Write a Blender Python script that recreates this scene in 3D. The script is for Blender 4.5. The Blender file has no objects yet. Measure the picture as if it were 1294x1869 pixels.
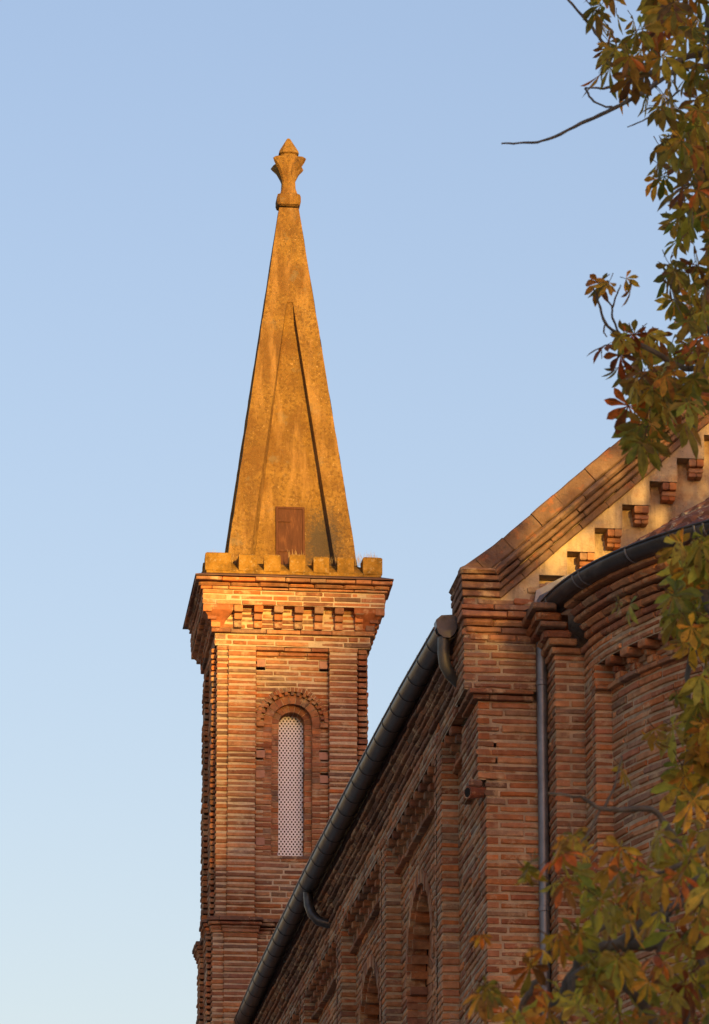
import bpy, math, random
from mathutils import Vector, Matrix
random.seed(7)
R = math.radians
scn = bpy.context.scene
col = scn.collection

# ---------------------------------------------------------------- camera
FPX, CX, CY, PITCH, YAW, EYE = 9200.0, 647.0, 934.5, R(17.5), R(7.1), 1.6
cam = bpy.data.cameras.new("camera")
camo = bpy.data.objects.new("camera", cam)
col.objects.link(camo)
camo.location = (0, 0, EYE)
camo.rotation_euler = (R(90) + PITCH, 0, -YAW)
cam.sensor_fit = 'VERTICAL'
cam.sensor_height = 36.0
cam.lens = 36.0 * FPX / 1869.0
cam.clip_start, cam.clip_end = 0.5, 6000
cam.dof.use_dof = True
cam.dof.focus_distance = 58.0
cam.dof.aperture_fstop = 13.0
scn.camera = camo

# ---------------------------------------------------------------- sky, sun, exposure
SUN_AZ, SUN_EL = R(11), R(3.5)          # behind the viewpoint, a little to its right
S = Vector((math.sin(SUN_AZ) * math.cos(SUN_EL), -math.cos(SUN_AZ) * math.cos(SUN_EL), math.sin(SUN_EL)))
w = bpy.data.worlds.new("World")
scn.world = w
w.use_nodes = True
nt = w.node_tree
bg = nt.nodes["Background"]
sky = nt.nodes.new("ShaderNodeTexSky")
sky.sky_type = 'NISHITA'
sky.sun_disc = False
sky.sun_elevation = SUN_EL
sky.sun_rotation = math.pi - SUN_AZ
sky.air_density = 1.3
sky.dust_density = 1.0
sky.ozone_density = 2.6
wb = nt.nodes.new("ShaderNodeMix")
wb.data_type, wb.blend_type = 'RGBA', 'MULTIPLY'
wb.inputs[0].default_value = 1.0
wb.inputs[7].default_value = (1.29, 0.962, 0.985, 1)
nt.links.new(sky.outputs[0], wb.inputs[6])
nt.links.new(wb.outputs[2], bg.inputs[0])
bg.inputs[1].default_value = 0.15
sl = bpy.data.lights.new("sun", 'SUN')
sl.energy = 2.55
sl.angle = R(0.5)
sl.color = (1.0, 0.57, 0.12)
so = bpy.data.objects.new("sun", sl)
col.objects.link(so)
so.rotation_euler = (-S).to_track_quat('-Z', 'Y').to_euler()
scn.view_settings.view_transform = 'Standard'
scn.view_settings.look = 'None'
scn.view_settings.exposure = 1.7
scn.view_settings.gamma = 1.0


# ---------------------------------------------------------------- pixel -> world point helper (photo pixels)
_fw = Vector((math.sin(YAW) * math.cos(PITCH), math.cos(YAW) * math.cos(PITCH), math.sin(PITCH)))
_rt = Vector((math.cos(YAW), -math.sin(YAW), 0))
_up = _rt.cross(_fw)


def at(px, py, Y):
    d = _fw + _rt * ((px - CX) / FPX) - _up * ((py - CY) / FPX)
    return Vector((0, 0, EYE)) + d * (Y / d.y)


# ---------------------------------------------------------------- materials
def new_mat(name):
    m = bpy.data.materials.new(name)
    m.use_nodes = True
    n = m.node_tree
    for x in list(n.nodes):
        n.nodes.remove(x)
    out = n.nodes.new("ShaderNodeOutputMaterial")
    b = n.nodes.new("ShaderNodeBsdfPrincipled")
    n.links.new(b.outputs[0], out.inputs[0])
    tc = n.nodes.new("ShaderNodeTexCoord")
    return m, n, b, tc


def noise(n, tc, scale, detail=4.0, rough=0.6, stretch=None):
    t = n.nodes.new("ShaderNodeTexNoise")
    t.inputs["Scale"].default_value = scale
    t.inputs["Detail"].default_value = detail
    t.inputs["Roughness"].default_value = rough
    if stretch:
        mp = n.nodes.new("ShaderNodeMapping")
        mp.inputs["Scale"].default_value = stretch
        n.links.new(tc.outputs["Object"], mp.inputs[0])
        n.links.new(mp.outputs[0], t.inputs["Vector"])
    else:
        n.links.new(tc.outputs["Object"], t.inputs["Vector"])
    return t


def ramp(n, src, stops):
    r = n.nodes.new("ShaderNodeValToRGB")
    while len(r.color_ramp.elements) < len(stops):
        r.color_ramp.elements.new(0.5)
    for e, (p, c) in zip(r.color_ramp.elements, stops):
        e.position = p
        e.color = (*c, 1) if len(c) == 3 else c
    n.links.new(src, r.inputs[0])
    return r


def mix(n, fac, a, b, mode='MIX'):
    m = n.nodes.new("ShaderNodeMix")
    m.data_type = 'RGBA'
    m.blend_type = mode
    for sock, v in ((0, fac), (6, a), (7, b)):
        if hasattr(v, "is_linked") or hasattr(v, "links"):
            n.links.new(v, m.inputs[sock])
        elif isinstance(v, (int, float)):
            m.inputs[sock].default_value = v
        else:
            m.inputs[sock].default_value = (*v, 1)
    return m.outputs[2]


def bump(n, b, src, strength, dist):
    bp = n.nodes.new("ShaderNodeBump")
    bp.inputs["Strength"].default_value = strength
    bp.inputs["Distance"].default_value = dist
    n.links.new(src, bp.inputs["Height"])
    n.links.new(bp.outputs[0], b.inputs["Normal"])
    return bp


def brick_material():
    m, n, b, tc = new_mat("old_brick")
    at_ = n.nodes.new("ShaderNodeAttribute")
    at_.attribute_name = "tint"
    n1 = noise(n, tc, 14, 5, 0.65)
    r1 = ramp(n, n1.outputs[0], [(0.25, (0.62, 0.6, 0.58)), (0.75, (1.3, 1.28, 1.25))])
    c = mix(n, 1.0, at_.outputs["Color"], r1.outputs[0], 'MULTIPLY')
    n2 = noise(n, tc, 5.5, 6, 0.7)                   # mortar smeared over the faces
    r2 = ramp(n, n2.outputs[0], [(0.54, (0, 0, 0)), (0.66, (0.8, 0.8, 0.8))])
    c = mix(n, r2.outputs[0], c, (0.56, 0.42, 0.26))
    n3 = noise(n, tc, 2.2, 4, 0.6)                   # grey weathering
    r3 = ramp(n, n3.outputs[0], [(0.55, (0, 0, 0)), (0.75, (0.5, 0.5, 0.5))])
    c = mix(n, r3.outputs[0], c, (0.15, 0.11, 0.085))
    n5 = noise(n, tc, 0.75, 5, 0.6)                  # broad damp and sooty patches
    r5 = ramp(n, n5.outputs[0], [(0.35, (0.76, 0.72, 0.7)), (0.6, (1.12, 1.1, 1.06))])
    c = mix(n, 1.0, c, r5.outputs[0], 'MULTIPLY')
    n6 = noise(n, tc, 3.3, 6, 0.75)                  # pale salt bloom
    r6 = ramp(n, n6.outputs[0], [(0.64, (0, 0, 0)), (0.7, (0.55, 0.55, 0.55))])
    c = mix(n, r6.outputs[0], c, (0.5, 0.42, 0.36))
    n.links.new(c, b.inputs["Base Color"])
    b.inputs["Roughness"].default_value = 0.92
    b.inputs["Specular IOR Level"].default_value = 0.15
    n4 = noise(n, tc, 60, 5, 0.7)
    bump(n, b, n4.outputs[0], 0.55, 0.012)
    return m


def simple_material(name, stops, scale=6, rough=0.9, metal=0.0, bstr=0.3, bdist=0.01, bscale=50, spec=0.2, stretch=None, extra=None):
    m, n, b, tc = new_mat(name)
    n1 = noise(n, tc, scale, 6, 0.65, stretch)
    r1 = ramp(n, n1.outputs[0], stops)
    c = r1.outputs[0]
    if extra:
        for sc, lo, hi, cc, amt in extra:
            nx = noise(n, tc, 1.0, 5, 0.65, sc) if isinstance(sc, tuple) else noise(n, tc, sc, 5, 0.65)
            rx = ramp(n, nx.outputs[0], [(lo, (0, 0, 0)), (hi, (amt, amt, amt))])
            c = mix(n, rx.outputs[0], c, cc)
    n.links.new(c, b.inputs["Base Color"])
    b.inputs["Roughness"].default_value = rough
    b.inputs["Metallic"].default_value = metal
    b.inputs["Specular IOR Level"].default_value = spec
    if bstr:
        n2 = noise(n, tc, bscale, 5, 0.7)
        bump(n, b, n2.outputs[0], bstr, bdist)
    return m


M = {}
M['brick'] = brick_material()
M['mortar'] = simple_material("lime_mortar", [(0.3, (0.48, 0.39, 0.26)), (0.7, (0.68, 0.56, 0.39))], 9, bstr=0.9, bdist=0.02, bscale=35)
M['old_mortar'] = simple_material("grey_lime_mortar", [(0.3, (0.32, 0.25, 0.165)), (0.7, (0.6, 0.49, 0.34))], 6, bstr=0.9, bdist=0.02, bscale=35, extra=[(3, 0.52, 0.68, (0.14, 0.1, 0.07), 0.8)])
M['stone'] = simple_material("lichened_stone", [(0.3, (0.175, 0.1, 0.027)), (0.55, (0.26, 0.155, 0.04)), (0.75, (0.34, 0.21, 0.06))], 2.5, bstr=0.8, bdist=0.03, bscale=30,
                             extra=[(24, 0.48, 0.6, (0.13, 0.072, 0.022), 0.8), (34, 0.6, 0.67, (0.44, 0.29, 0.12), 0.85), (6, 0.54, 0.72, (0.15, 0.08, 0.026), 0.65), (1.3, 0.46, 0.6, (0.15, 0.078, 0.024), 0.75), (3.1, 0.58, 0.66, (0.2, 0.17, 0.11), 0.5), ((7, 7, .8), 0.5, 0.68, (0.38, 0.23, 0.085), 0.65), ((9, 9, .9), 0.56, 0.7, (0.13, 0.075, 0.03), 0.6)])


def add_soot(m):
    """black lichen growing on the stone beside the hatch, in a patch with a ragged edge"""
    n = m.node_tree
    b = [x for x in n.nodes if x.type == 'BSDF_PRINCIPLED'][0]
    src = b.inputs["Base Color"].links[0].from_socket
    tc = [x for x in n.nodes if x.type == 'TEX_COORD'][0]
    vd = n.nodes.new("ShaderNodeVectorMath")
    vd.operation = 'DISTANCE'
    mp = n.nodes.new("ShaderNodeMapping")
    mp.inputs["Scale"].default_value = (1.5, 0.4, 0.8)
    n.links.new(tc.outputs["Object"], mp.inputs[0])
    n.links.new(mp.outputs[0], vd.inputs[0])
    vd.inputs[1].default_value = (0.4 * 1.5, 0.3 * 0.4, 21.25 * 0.8)
    nz = noise(n, tc, 26, 5, 0.7)
    ma = n.nodes.new("ShaderNodeMath")
    ma.operation = 'MULTIPLY_ADD'
    n.links.new(nz.outputs[0], ma.inputs[0])
    ma.inputs[1].default_value = 0.9
    n.links.new(vd.outputs["Value"], ma.inputs[2])
    r = ramp(n, ma.outputs[0], [(0.62, (0.9, 0.9, 0.9)), (0.95, (0, 0, 0))])
    c = mix(n, r.outputs[0], src, (0.075, 0.062, 0.05))
    n.links.new(c, b.inputs["Base Color"])


add_soot(M['stone'])
M['moss_stone'] = simple_material("mossy_parapet_stone", [(0.3, (0.13, 0.075, 0.018)), (0.55, (0.3, 0.17, 0.03)), (0.8, (0.4, 0.25, 0.07))], 7, bstr=0.9, bdist=0.02, bscale=30,
                                  extra=[(22, 0.56, 0.66, (0.4, 0.3, 0.16), 0.7), (9, 0.6, 0.72, (0.1, 0.085, 0.03), 0.8)])
M['plaster'] = simple_material("rough_plaster", [(0.3, (0.36, 0.29, 0.2)), (0.7, (0.55, 0.44, 0.3))], 4, bstr=0.9, bdist=0.02, bscale=25,
                               extra=[(3.2, 0.5, 0.64, (0.28, 0.15, 0.085), 0.65), ((5, 5, .9), 0.5, 0.68, (0.13, 0.1, 0.075), 0.7), (40, 0.62, 0.69, (0.14, 0.105, 0.07), 0.7)])
M['coping'] = simple_material("weathered_coping", [(0.3, (0.12, 0.07, 0.05)), (0.55, (0.19, 0.125, 0.09)), (0.75, (0.3, 0.21, 0.15))], 4.5, bstr=0.9, bdist=0.025, bscale=22,
                              extra=[(8, 0.55, 0.66, (0.33, 0.13, 0.06), 0.7), (11, 0.6, 0.68, (0.1, 0.085, 0.07), 0.8), (6, 0.66, 0.7, (0.36, 0.22, 0.02), 0.9)])
M['zinc'] = simple_material("dark_zinc", [(0.3, (0.04, 0.041, 0.044)), (0.7, (0.075, 0.075, 0.078))], 5, rough=0.42, metal=0.5, bstr=0.15, bscale=12, spec=0.5, extra=[((9, 1.2, 9), 0.52, 0.66, (0.13, 0.13, 0.13), 0.5), (4, 0.56, 0.66, (0.03, 0.028, 0.026), 0.8)])
M['bright_zinc'] = simple_material("pale_zinc", [(0.3, (0.14, 0.15, 0.17)), (0.7, (0.24, 0.26, 0.29))], 6, rough=0.45, metal=0.6, bstr=0.08, bscale=25, spec=0.5,
                                   extra=[(12, 0.66, 0.72, (0.3, 0.12, 0.05), 0.6)])
M['mid_zinc'] = simple_material('dull_zinc', [(0.3, (0.07, 0.073, 0.072)), (0.7, (0.12, 0.125, 0.12))], 6, rough=0.5, metal=0.5, bstr=0.1, bscale=25, spec=0.4)
M['flashing'] = simple_material("brown_flashing", [(0.3, (0.075, 0.04, 0.035)), (0.7, (0.13, 0.075, 0.06))], 5, rough=0.55, metal=0.3, bstr=0.1)
M['rust'] = simple_material("rusted_iron", [(0.3, (0.065, 0.028, 0.017)), (0.55, (0.1, 0.042, 0.024)), (0.78, (0.19, 0.085, 0.04))], 7, rough=0.75, metal=0.2, bstr=0.2, stretch=(4, 4, 0.5))
M['dark'] = simple_material("painted_dark", [(0.3, (0.012, 0.011, 0.01)), (0.7, (0.02, 0.018, 0.015))], 5, bstr=0)  # near-black: the shade inside hollows put into the colour
M['screen'] = simple_material("white_perforated_metal", [(0.3, (0.6, 0.66, 0.76)), (0.7, (0.7, 0.76, 0.84))], 3, rough=0.4, metal=0.2, bstr=0, spec=0.5)
M['terracotta'] = simple_material("pink_terracotta", [(0.3, (0.4, 0.22, 0.15)), (0.7, (0.52, 0.3, 0.22))], 12, bstr=0.3)
M['tile'] = simple_material("brown_roof_tile", [(0.3, (0.1, 0.05, 0.04)), (0.7, (0.2, 0.09, 0.06))], 5, rough=0.7, bstr=0.4,
                            extra=[(9, 0.56, 0.64, (0.33, 0.32, 0.26), 0.8), (5, 0.6, 0.7, (0.32, 0.13, 0.05), 0.7)])
M['bark'] = simple_material("tree_bark", [(0.3, (0.06, 0.055, 0.045)), (0.7, (0.17, 0.16, 0.13))], 9, bstr=0.8, bdist=0.02, bscale=30,
                            extra=[(6, 0.55, 0.68, (0.2, 0.21, 0.15), 0.7)])
M['grass'] = simple_material("dry_grass", [(0.3, (0.3, 0.22, 0.1)), (0.7, (0.45, 0.35, 0.2))], 8, bstr=0)
M['ground'] = simple_material("pale_ground", [(0.3, (0.3, 0.26, 0.2)), (0.7, (0.42, 0.36, 0.28))], 0.6, bstr=0.5, bscale=8, bdist=0.05)  # out of view, kept pale to bounce light onto the shaded walls
M['wood'] = simple_material("far_foliage", [(0.3, (0.03, 0.05, 0.015)), (0.7, (0.08, 0.09, 0.03))], 0.5, bstr=0)


def leaf_material():
    m, n, b, tc = new_mat("autumn_leaf")
    at_ = n.nodes.new("ShaderNodeAttribute")
    at_.attribute_name = "tint"
    n1 = noise(n, tc, 22, 4, 0.6)
    r1 = ramp(n, n1.outputs[0], [(0.3, (0.55, 0.55, 0.55)), (0.7, (1.35, 1.3, 1.2))])
    c = mix(n, 1.0, at_.outputs["Color"], r1.outputs[0], 'MULTIPLY')
    n2 = noise(n, tc, 30, 3, 0.5)
    r2 = ramp(n, n2.outputs[0], [(0.6, (0, 0, 0)), (0.68, (0.8, 0.8, 0.8))])
    c = mix(n, r2.outputs[0], c, (0.12, 0.045, 0.012))
    n.links.new(c, b.inputs["Base Color"])
    b.inputs["Roughness"].default_value = 0.55
    b.inputs["Specular IOR Level"].default_value = 0.25
    tr = n.nodes.new("ShaderNodeBsdfTranslucent")
    n.links.new(c, tr.inputs["Color"])
    ms = n.nodes.new("ShaderNodeMixShader")
    ms.inputs[0].default_value = 0.36
    out = [x for x in n.nodes if x.type == 'OUTPUT_MATERIAL'][0]
    n.links.new(b.outputs[0], ms.inputs[1])
    n.links.new(tr.outputs[0], ms.inputs[2])
    n.links.new(ms.outputs[0], out.inputs[0])
    return m


M['leaf'] = leaf_material()

BRICKS = [(0.4, 0.16, 0.072), (0.35, 0.136, 0.066), (0.44, 0.2, 0.093), (0.31, 0.128, 0.072), (0.37, 0.17, 0.093),
          (0.27, 0.123, 0.079), (0.45, 0.23, 0.122), (0.46, 0.16, 0.055), (0.25, 0.157, 0.115), (0.35, 0.153, 0.093)]
PALE = [0.0]                                         # how far the bricks of the part being built are mixed towards pale tan
SOOT = (0.2, 0.13, 0.1)


def brick_tint(dull=0.0):
    c = random.choice(BRICKS)
    q = PALE[0] * random.random()
    c = [x * (1 - q) + y * q for x, y in zip(c, (0.58, 0.4, 0.21))]
    k = random.uniform(0.72, 1.2)
    c = [x * k for x in c]
    g = SOOT if dull < .36 or dull > .5 else (0.09, 0.065, 0.05)
    return tuple(c[i] * (1 - dull) + g[i] * dull for i in range(3))


# ---------------------------------------------------------------- mesh collector
class MB:
    def __init__(self):
        self.v, self.f, self.m, self.t = [], [], [], []

    def face(self, idx, mat=0, tint=(0.5, 0.5, 0.5)):
        self.f.append(idx)
        self.m.append(mat)
        self.t.append(tint)

    def poly(self, pts, mat=0, tint=(0.5, 0.5, 0.5)):
        i = len(self.v)
        self.v.extend([tuple(p) for p in pts])
        self.face(tuple(range(i, i + len(pts))), mat, tint)

    def grid(self, rows, mat=0, tint=(0.5, 0.5, 0.5), closed=False):
        """rows: list of equal length point lists, joined into quads"""
        i = len(self.v)
        n = len(rows[0])
        for r in rows:
            self.v.extend([tuple(p) for p in r])
        for a in range(len(rows) - 1):
            for b in range(n if closed else n - 1):
                c = (b + 1) % n
                self.face((i + a * n + b, i + a * n + c, i + (a + 1) * n + c, i + (a + 1) * n + b), mat, tint)

    def prism(self, ring0, ring1, mat=0, tint=(0.5, 0.5, 0.5)):
        self.grid([ring0, ring1], mat, tint, closed=True)
        self.poly(list(reversed(ring0)), mat, tint)
        self.poly(ring1, mat, tint)

    def box(self, x0, x1, y0, y1, z0, z1, mat=0, tint=(0.5, 0.5, 0.5), j=0.0, ch=0.0):
        r = lambda: random.uniform(-j, j)
        b = [(x0, y0), (x1, y0), (x1, y1), (x0, y1)]
        if ch:
            ins = [(x0 + ch, y0 + ch), (x1 - ch, y0 + ch), (x1 - ch, y1 - ch), (x0 + ch, y1 - ch)]
            jj = [(r(), r()) for _ in range(4)]
            rr = [[(p[0] + q[0], p[1] + q[1], z) for p, q in zip(s, jj)] for s, z in ((ins, z0), (b, z0 + ch), (b, z1 - ch), (ins, z1))]
            self.grid(rr, mat, tint, closed=True)
            self.poly(list(reversed(rr[0])), mat, tint)
            self.poly(rr[-1], mat, tint)
        else:
            self.prism([(p[0] + r(), p[1] + r(), z0 + r()) for p in b], [(p[0] + r(), p[1] + r(), z1 + r()) for p in b], mat, tint)

    def tube(self, pts, rad, seg=12, mat=0, tint=(0.5, 0.5, 0.5), caps=True):
        pts = [Vector(p) for p in pts]
        rads = rad if isinstance(rad, (list, tuple)) else [rad] * len(pts)
        rows = []
        prev = None
        for i, p in enumerate(pts):
            d = (pts[min(i + 1, len(pts) - 1)] - pts[max(i - 1, 0)]).normalized()
            if prev is None:
                a = d.orthogonal().normalized()
            else:
                a = (prev - d * prev.dot(d)).normalized()
            prev = a
            b = d.cross(a)
            rows.append([p + (a * math.cos(2 * math.pi * k / seg) + b * math.sin(2 * math.pi * k / seg)) * rads[i] for k in range(seg)])
        self.grid(rows, mat, tint, closed=True)
        if caps:
            self.poly(list(reversed(rows[0])), mat, tint)
            self.poly(rows[-1], mat, tint)

    def build(self, name, mats, parent=None, smooth=False):
        me = bpy.data.meshes.new(name)
        me.from_pydata(self.v, [], self.f)
        if not isinstance(mats, (list, tuple)):
            mats = [mats]
        for m in mats:
            me.materials.append(m)
        me.polygons.foreach_set("material_index", self.m)
        ca = me.attributes.new("tint", 'FLOAT_COLOR', 'FACE')
        flat = []
        for t in self.t:
            flat.extend((t[0], t[1], t[2], 1.0))
        ca.data.foreach_set("color", flat)
        if smooth:
            me.polygons.foreach_set("use_smooth", [True] * len(self.f))
        me.update()
        o = bpy.data.objects.new(name, me)
        col.objects.link(o)
        if parent:
            o.parent = parent
        return o


def thing(name, label, cat, loc=(0, 0, 0), rz=0.0, group=None):
    o = bpy.data.objects.new(name, None)
    o.empty_display_size = 0.5
    col.objects.link(o)
    o.location = loc
    o.rotation_euler = (0, 0, rz)
    o["label"], o["category"] = label, cat
    if group:
        o["group"] = group
    return o


# ---------------------------------------------------------------- brickwork along a plan path
def offset_path(path, d):
    """move an open plan polyline d metres outwards (outside is to the right of travel), mitred"""
    P = [Vector((p[0], p[1])) for p in path]
    N = []
    for i in range(len(P) - 1):
        e = (P[i + 1] - P[i]).normalized()
        N.append(Vector((e.y, -e.x)))
    out = []
    for i, p in enumerate(P):
        if i == 0:
            out.append(p + N[0] * d)
        elif i == len(P) - 1:
            out.append(p + N[-1] * d)
        else:
            a, b = N[i - 1], N[i]
            den = max(0.25, 1 + a.dot(b))
            out.append(p + (a + b) * (d / den))
    return [(q.x, q.y) for q in out]


class Run:
    """a stretch of path without a sharp corner"""

    def __init__(self, pts):
        self.p = [Vector(q) for q in pts]
        self.s = [0.0]
        for a, b in zip(self.p, self.p[1:]):
            self.s.append(self.s[-1] + (b - a).length)
        self.L = self.s[-1]
        self.n = []
        for a, b in zip(self.p, self.p[1:]):
            e = (b - a).normalized()
            self.n.append(Vector((e.y, -e.x)))
        self.vn = [self.n[0]] + [(a + b).normalized() for a, b in zip(self.n, self.n[1:])] + [self.n[-1]]

    def ev(self, s):
        if s <= 0:
            e = (self.p[1] - self.p[0]).normalized()
            return self.p[0] + e * s, self.vn[0]
        if s >= self.L:
            e = (self.p[-1] - self.p[-2]).normalized()
            return self.p[-1] + e * (s - self.L), self.vn[-1]
        for i in range(len(self.s) - 1):
            if s <= self.s[i + 1]:
                k = (s - self.s[i]) / (self.s[i + 1] - self.s[i])
                return self.p[i].lerp(self.p[i + 1], k), self.vn[i].lerp(self.vn[i + 1], k).normalized()


def runs_of(path):
    out, cur, turn = [], [path[0]], []
    P = [Vector(q) for q in path]
    for i in range(1, len(P)):
        cur.append(path[i])
        if i < len(P) - 1:
            a = (P[i] - P[i - 1]).normalized()
            b = (P[i + 1] - P[i]).normalized()
            cr = a.x * b.y - a.y * b.x
            if abs(cr) > 0.35:
                out.append(Run(cur))
                turn.append(cr)
                cur = [path[i]]
    out.append(Run(cur))
    return out, turn


def brick(mb, run, s0, s1, z0, z1, depth, front, ch, tint, jit=0.003, mat=0):
    n = max(1, int((s1 - s0) / 0.13))
    ss = [(s0, 0), (s0 + ch, 1)] + [(s0 + (s1 - s0) * k / n, 1) for k in range(1, n)] + [(s1 - ch, 1), (s1, 0)]
    rows = []
    ja, jb = random.uniform(-jit, jit), random.uniform(-jit, jit)
    for s, full in ss:
        p, nn = run.ev(s)
        fr = front + (0 if full else -ch) + random.uniform(-jit, jit)
        a = z0 + ja + random.uniform(-jit, jit)
        b = z1 + jb + random.uniform(-jit, jit)
        prof = [(-depth, a), (fr - ch, a), (fr, a + ch), (fr, b - ch), (fr - ch, b), (-depth, b)]
        rows.append([(p.x + nn.x * d, p.y + nn.y * d, z) for d, z in prof])
    mb.grid(rows, mat, tint)
    mb.poly(list(reversed(rows[0])), mat, tint)
    mb.poly(rows[-1], mat, tint)


def corner_first(rr, i, k):
    """does the run before the corner take the corner brick in course k?  Short returns never do"""
    a, b = rr[i].L, rr[i + 1].L
    if a < .25 and b < .25:
        return False
    if (a < .1) != (b < .1):
        return b < .1
    if (a < .25) != (b < .25):
        return a < .25
    return (k + i + 1) % 2 == 0


def brick_path(mb, path, z0, z1, course=0.0757, joint=0.025, blen=0.43, depth=0.11, proud=0.004, ch=0.008, holes=None, dull=0.0,
               back=True, jit=0.0042, runs=None, recess=0.008, miss=0.0, lengths=(0.75, 1.08)):
    """courses of separate bricks in front of a mortar sheet; holes(run, zmid) -> list of (a, b) gaps"""
    rr, turn = runs_of(path)
    bk, _ = runs_of(offset_path(path, -recess)) if back else (None, None)
    nc = max(1, round((z1 - z0) / course))
    hc = (z1 - z0) / nc
    for k in range(nc):
        a, b = z0 + k * hc, z0 + (k + 1) * hc
        for i, r in enumerate(rr):
            if runs is not None and i not in runs:
                continue
            s0, s1 = 0.0, r.L
            if i > 0 and turn[i - 1] > 0:
                s0 = depth + joint if corner_first(rr, i - 1, k) else -proud
            if i < len(rr) - 1 and turn[i] > 0:
                s1 = r.L + proud if corner_first(rr, i, k) else r.L - depth - joint
            if s1 - s0 < 0.03:
                continue
            gaps = sorted(holes(i, (a + b) / 2)) if holes else []
            spans, c = [], s0
            for g0, g1 in gaps:
                if g0 > c:
                    spans.append((c, min(g0, s1)))
                c = max(c, g1)
            if c < s1:
                spans.append((c, s1))
            for u, v in spans:
                if v - u < 0.025:
                    continue
                x = u
                first = True
                single = v - u < 0.52 and random.random() < 0.85
                while x < v - 0.02:
                    L = blen * random.uniform(*lengths)
                    if random.random() < 0.16:
                        L *= 0.5
                    if first:
                        L *= random.uniform(0.45, 1.0) if v - u > blen * 1.15 else 1.2
                        first = False
                    e = x + L
                    if v - e < 0.11 or single:
                        e = v
                    if not (miss and random.random() < miss):
                        brick(mb, r, x, e - (joint * random.uniform(0.5, 1.0) if e < v else 0), a + joint / 2 + random.uniform(-.004, .004), b - joint / 2 + random.uniform(-.005, .004), depth,
                              proud + random.uniform(-0.008, 0.009), ch, brick_tint(dull), jit)
                    x = e
            if back:
                q = bk[i]
                sc = q.L / r.L
                spans, c = [], 0.0
                for g0, g1 in gaps:
                    if g0 > c:
                        spans.append((c, g0))
                    c = max(c, g1)
                if c < r.L:
                    spans.append((c, r.L))
                for u, v in spans:
                    m = max(1, int((v - u) / 0.25)) if len(q.p) > 2 else 1
                    pts = [q.ev((u + (v - u) * t / m) * sc)[0] for t in range(m + 1)]
                    mb.grid([[(p.x, p.y, a) for p in pts], [(p.x, p.y, b) for p in pts]], 1)


def courses(mb, path, lst, dull=0.0, blen=0.42, jit=0.003):
    """moulded courses: (z0, z1, offset, chamfer)"""
    for z0, z1, off, ch in lst:
        brick_path(mb, offset_path(path, off), z0, z1, course=z1 - z0, joint=0.009, blen=blen, depth=off + 0.16, proud=0.0, ch=ch, dull=dull, back=False, jit=jit)


def arch_order(mb, fr, cx, zs, zb, r0, r1, front, depth, jambs=True, nv=None, course=0.0757, teeth=False, dull=0.0):
    """brick arch ring with jambs; fr(x, d, z) maps wall coordinates (d outwards) to the world"""
    n = nv or max(9, int(math.pi * (r0 + r1) / 2 / 0.085))
    for k in range(n):
        if teeth and k % 2 == 0:
            continue
        a0, a1 = math.pi * k / n, math.pi * (k + 1) / n
        g = 0.005 / r1 if not teeth else 0.0
        pr = front + random.uniform(-0.005, 0.006)
        c = []
        for d in (pr, pr - depth):
            c.append([fr(cx + r * math.cos(a), d, zs + r * math.sin(a)) for r, a in ((r0, a0 + g), (r1, a0 + g), (r1, a1 - g), (r0, a1 - g))])
        t = brick_tint(dull)
        mb.poly(c[0], 0, t)
        mb.grid(c, 0, t, closed=True)
    if not teeth:                                    # mortar between the voussoirs
        m = 24
        A = [math.pi * k / m for k in range(m + 1)]
        mb.grid([[fr(cx + (r0 + .002) * math.cos(a), front - .012, zs + (r0 + .002) * math.sin(a)) for a in A],
                 [fr(cx + (r1 - .002) * math.cos(a), front - .012, zs + (r1 - .002) * math.sin(a)) for a in A]], 1)
        mb.grid([[fr(cx + (r0 + .006) * math.cos(a), front - .012, zs + (r0 + .006) * math.sin(a)) for a in A],
                 [fr(cx + (r0 + .006) * math.cos(a), front - depth, zs + (r0 + .006) * math.sin(a)) for a in A]], 1)
    if jambs:
        nc = round((zs - zb) / course)
        h = (zs - zb) / nc
        for sx in (-1, 1):
            for k in range(nc):
                a, b = zb + k * h + 0.007, zb + (k + 1) * h - 0.007
                xa, xb = cx + sx * (r0 + random.uniform(-.004, .004)), cx + sx * r1
                pr = front + random.uniform(-0.005, 0.006)
                t = brick_tint(dull)
                c = [[fr(x, d, z) for x, z in ((xa, a), (xb, a), (xb, b), (xa, b))] for d in (pr, pr - depth)]
                mb.poly(c[0], 0, t)
                mb.grid(c, 0, t, closed=True)
            xm = cx + sx * (r0 + 0.008)
            mb.poly([fr(xm, front - .012, zb), fr(cx + sx * r1, front - .012, zb), fr(cx + sx * r1, front - .012, zs), fr(xm, front - .012, zs)], 1)
            mb.poly([fr(xm, front - .012, zb), fr(xm, front - depth, zb), fr(xm, front - depth, zs), fr(xm, front - .012, zs)], 1)


BM = [M['brick'], M['mortar']]

# ---------------------------------------------------------------- ground
g = MB()
g.poly([(-3000, -3000, 0), (3000, -3000, 0), (3000, 3000, 0), (-3000, 3000, 0)])
go = g.build("ground", M['ground'])
go["kind"] = "structure"

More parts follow.
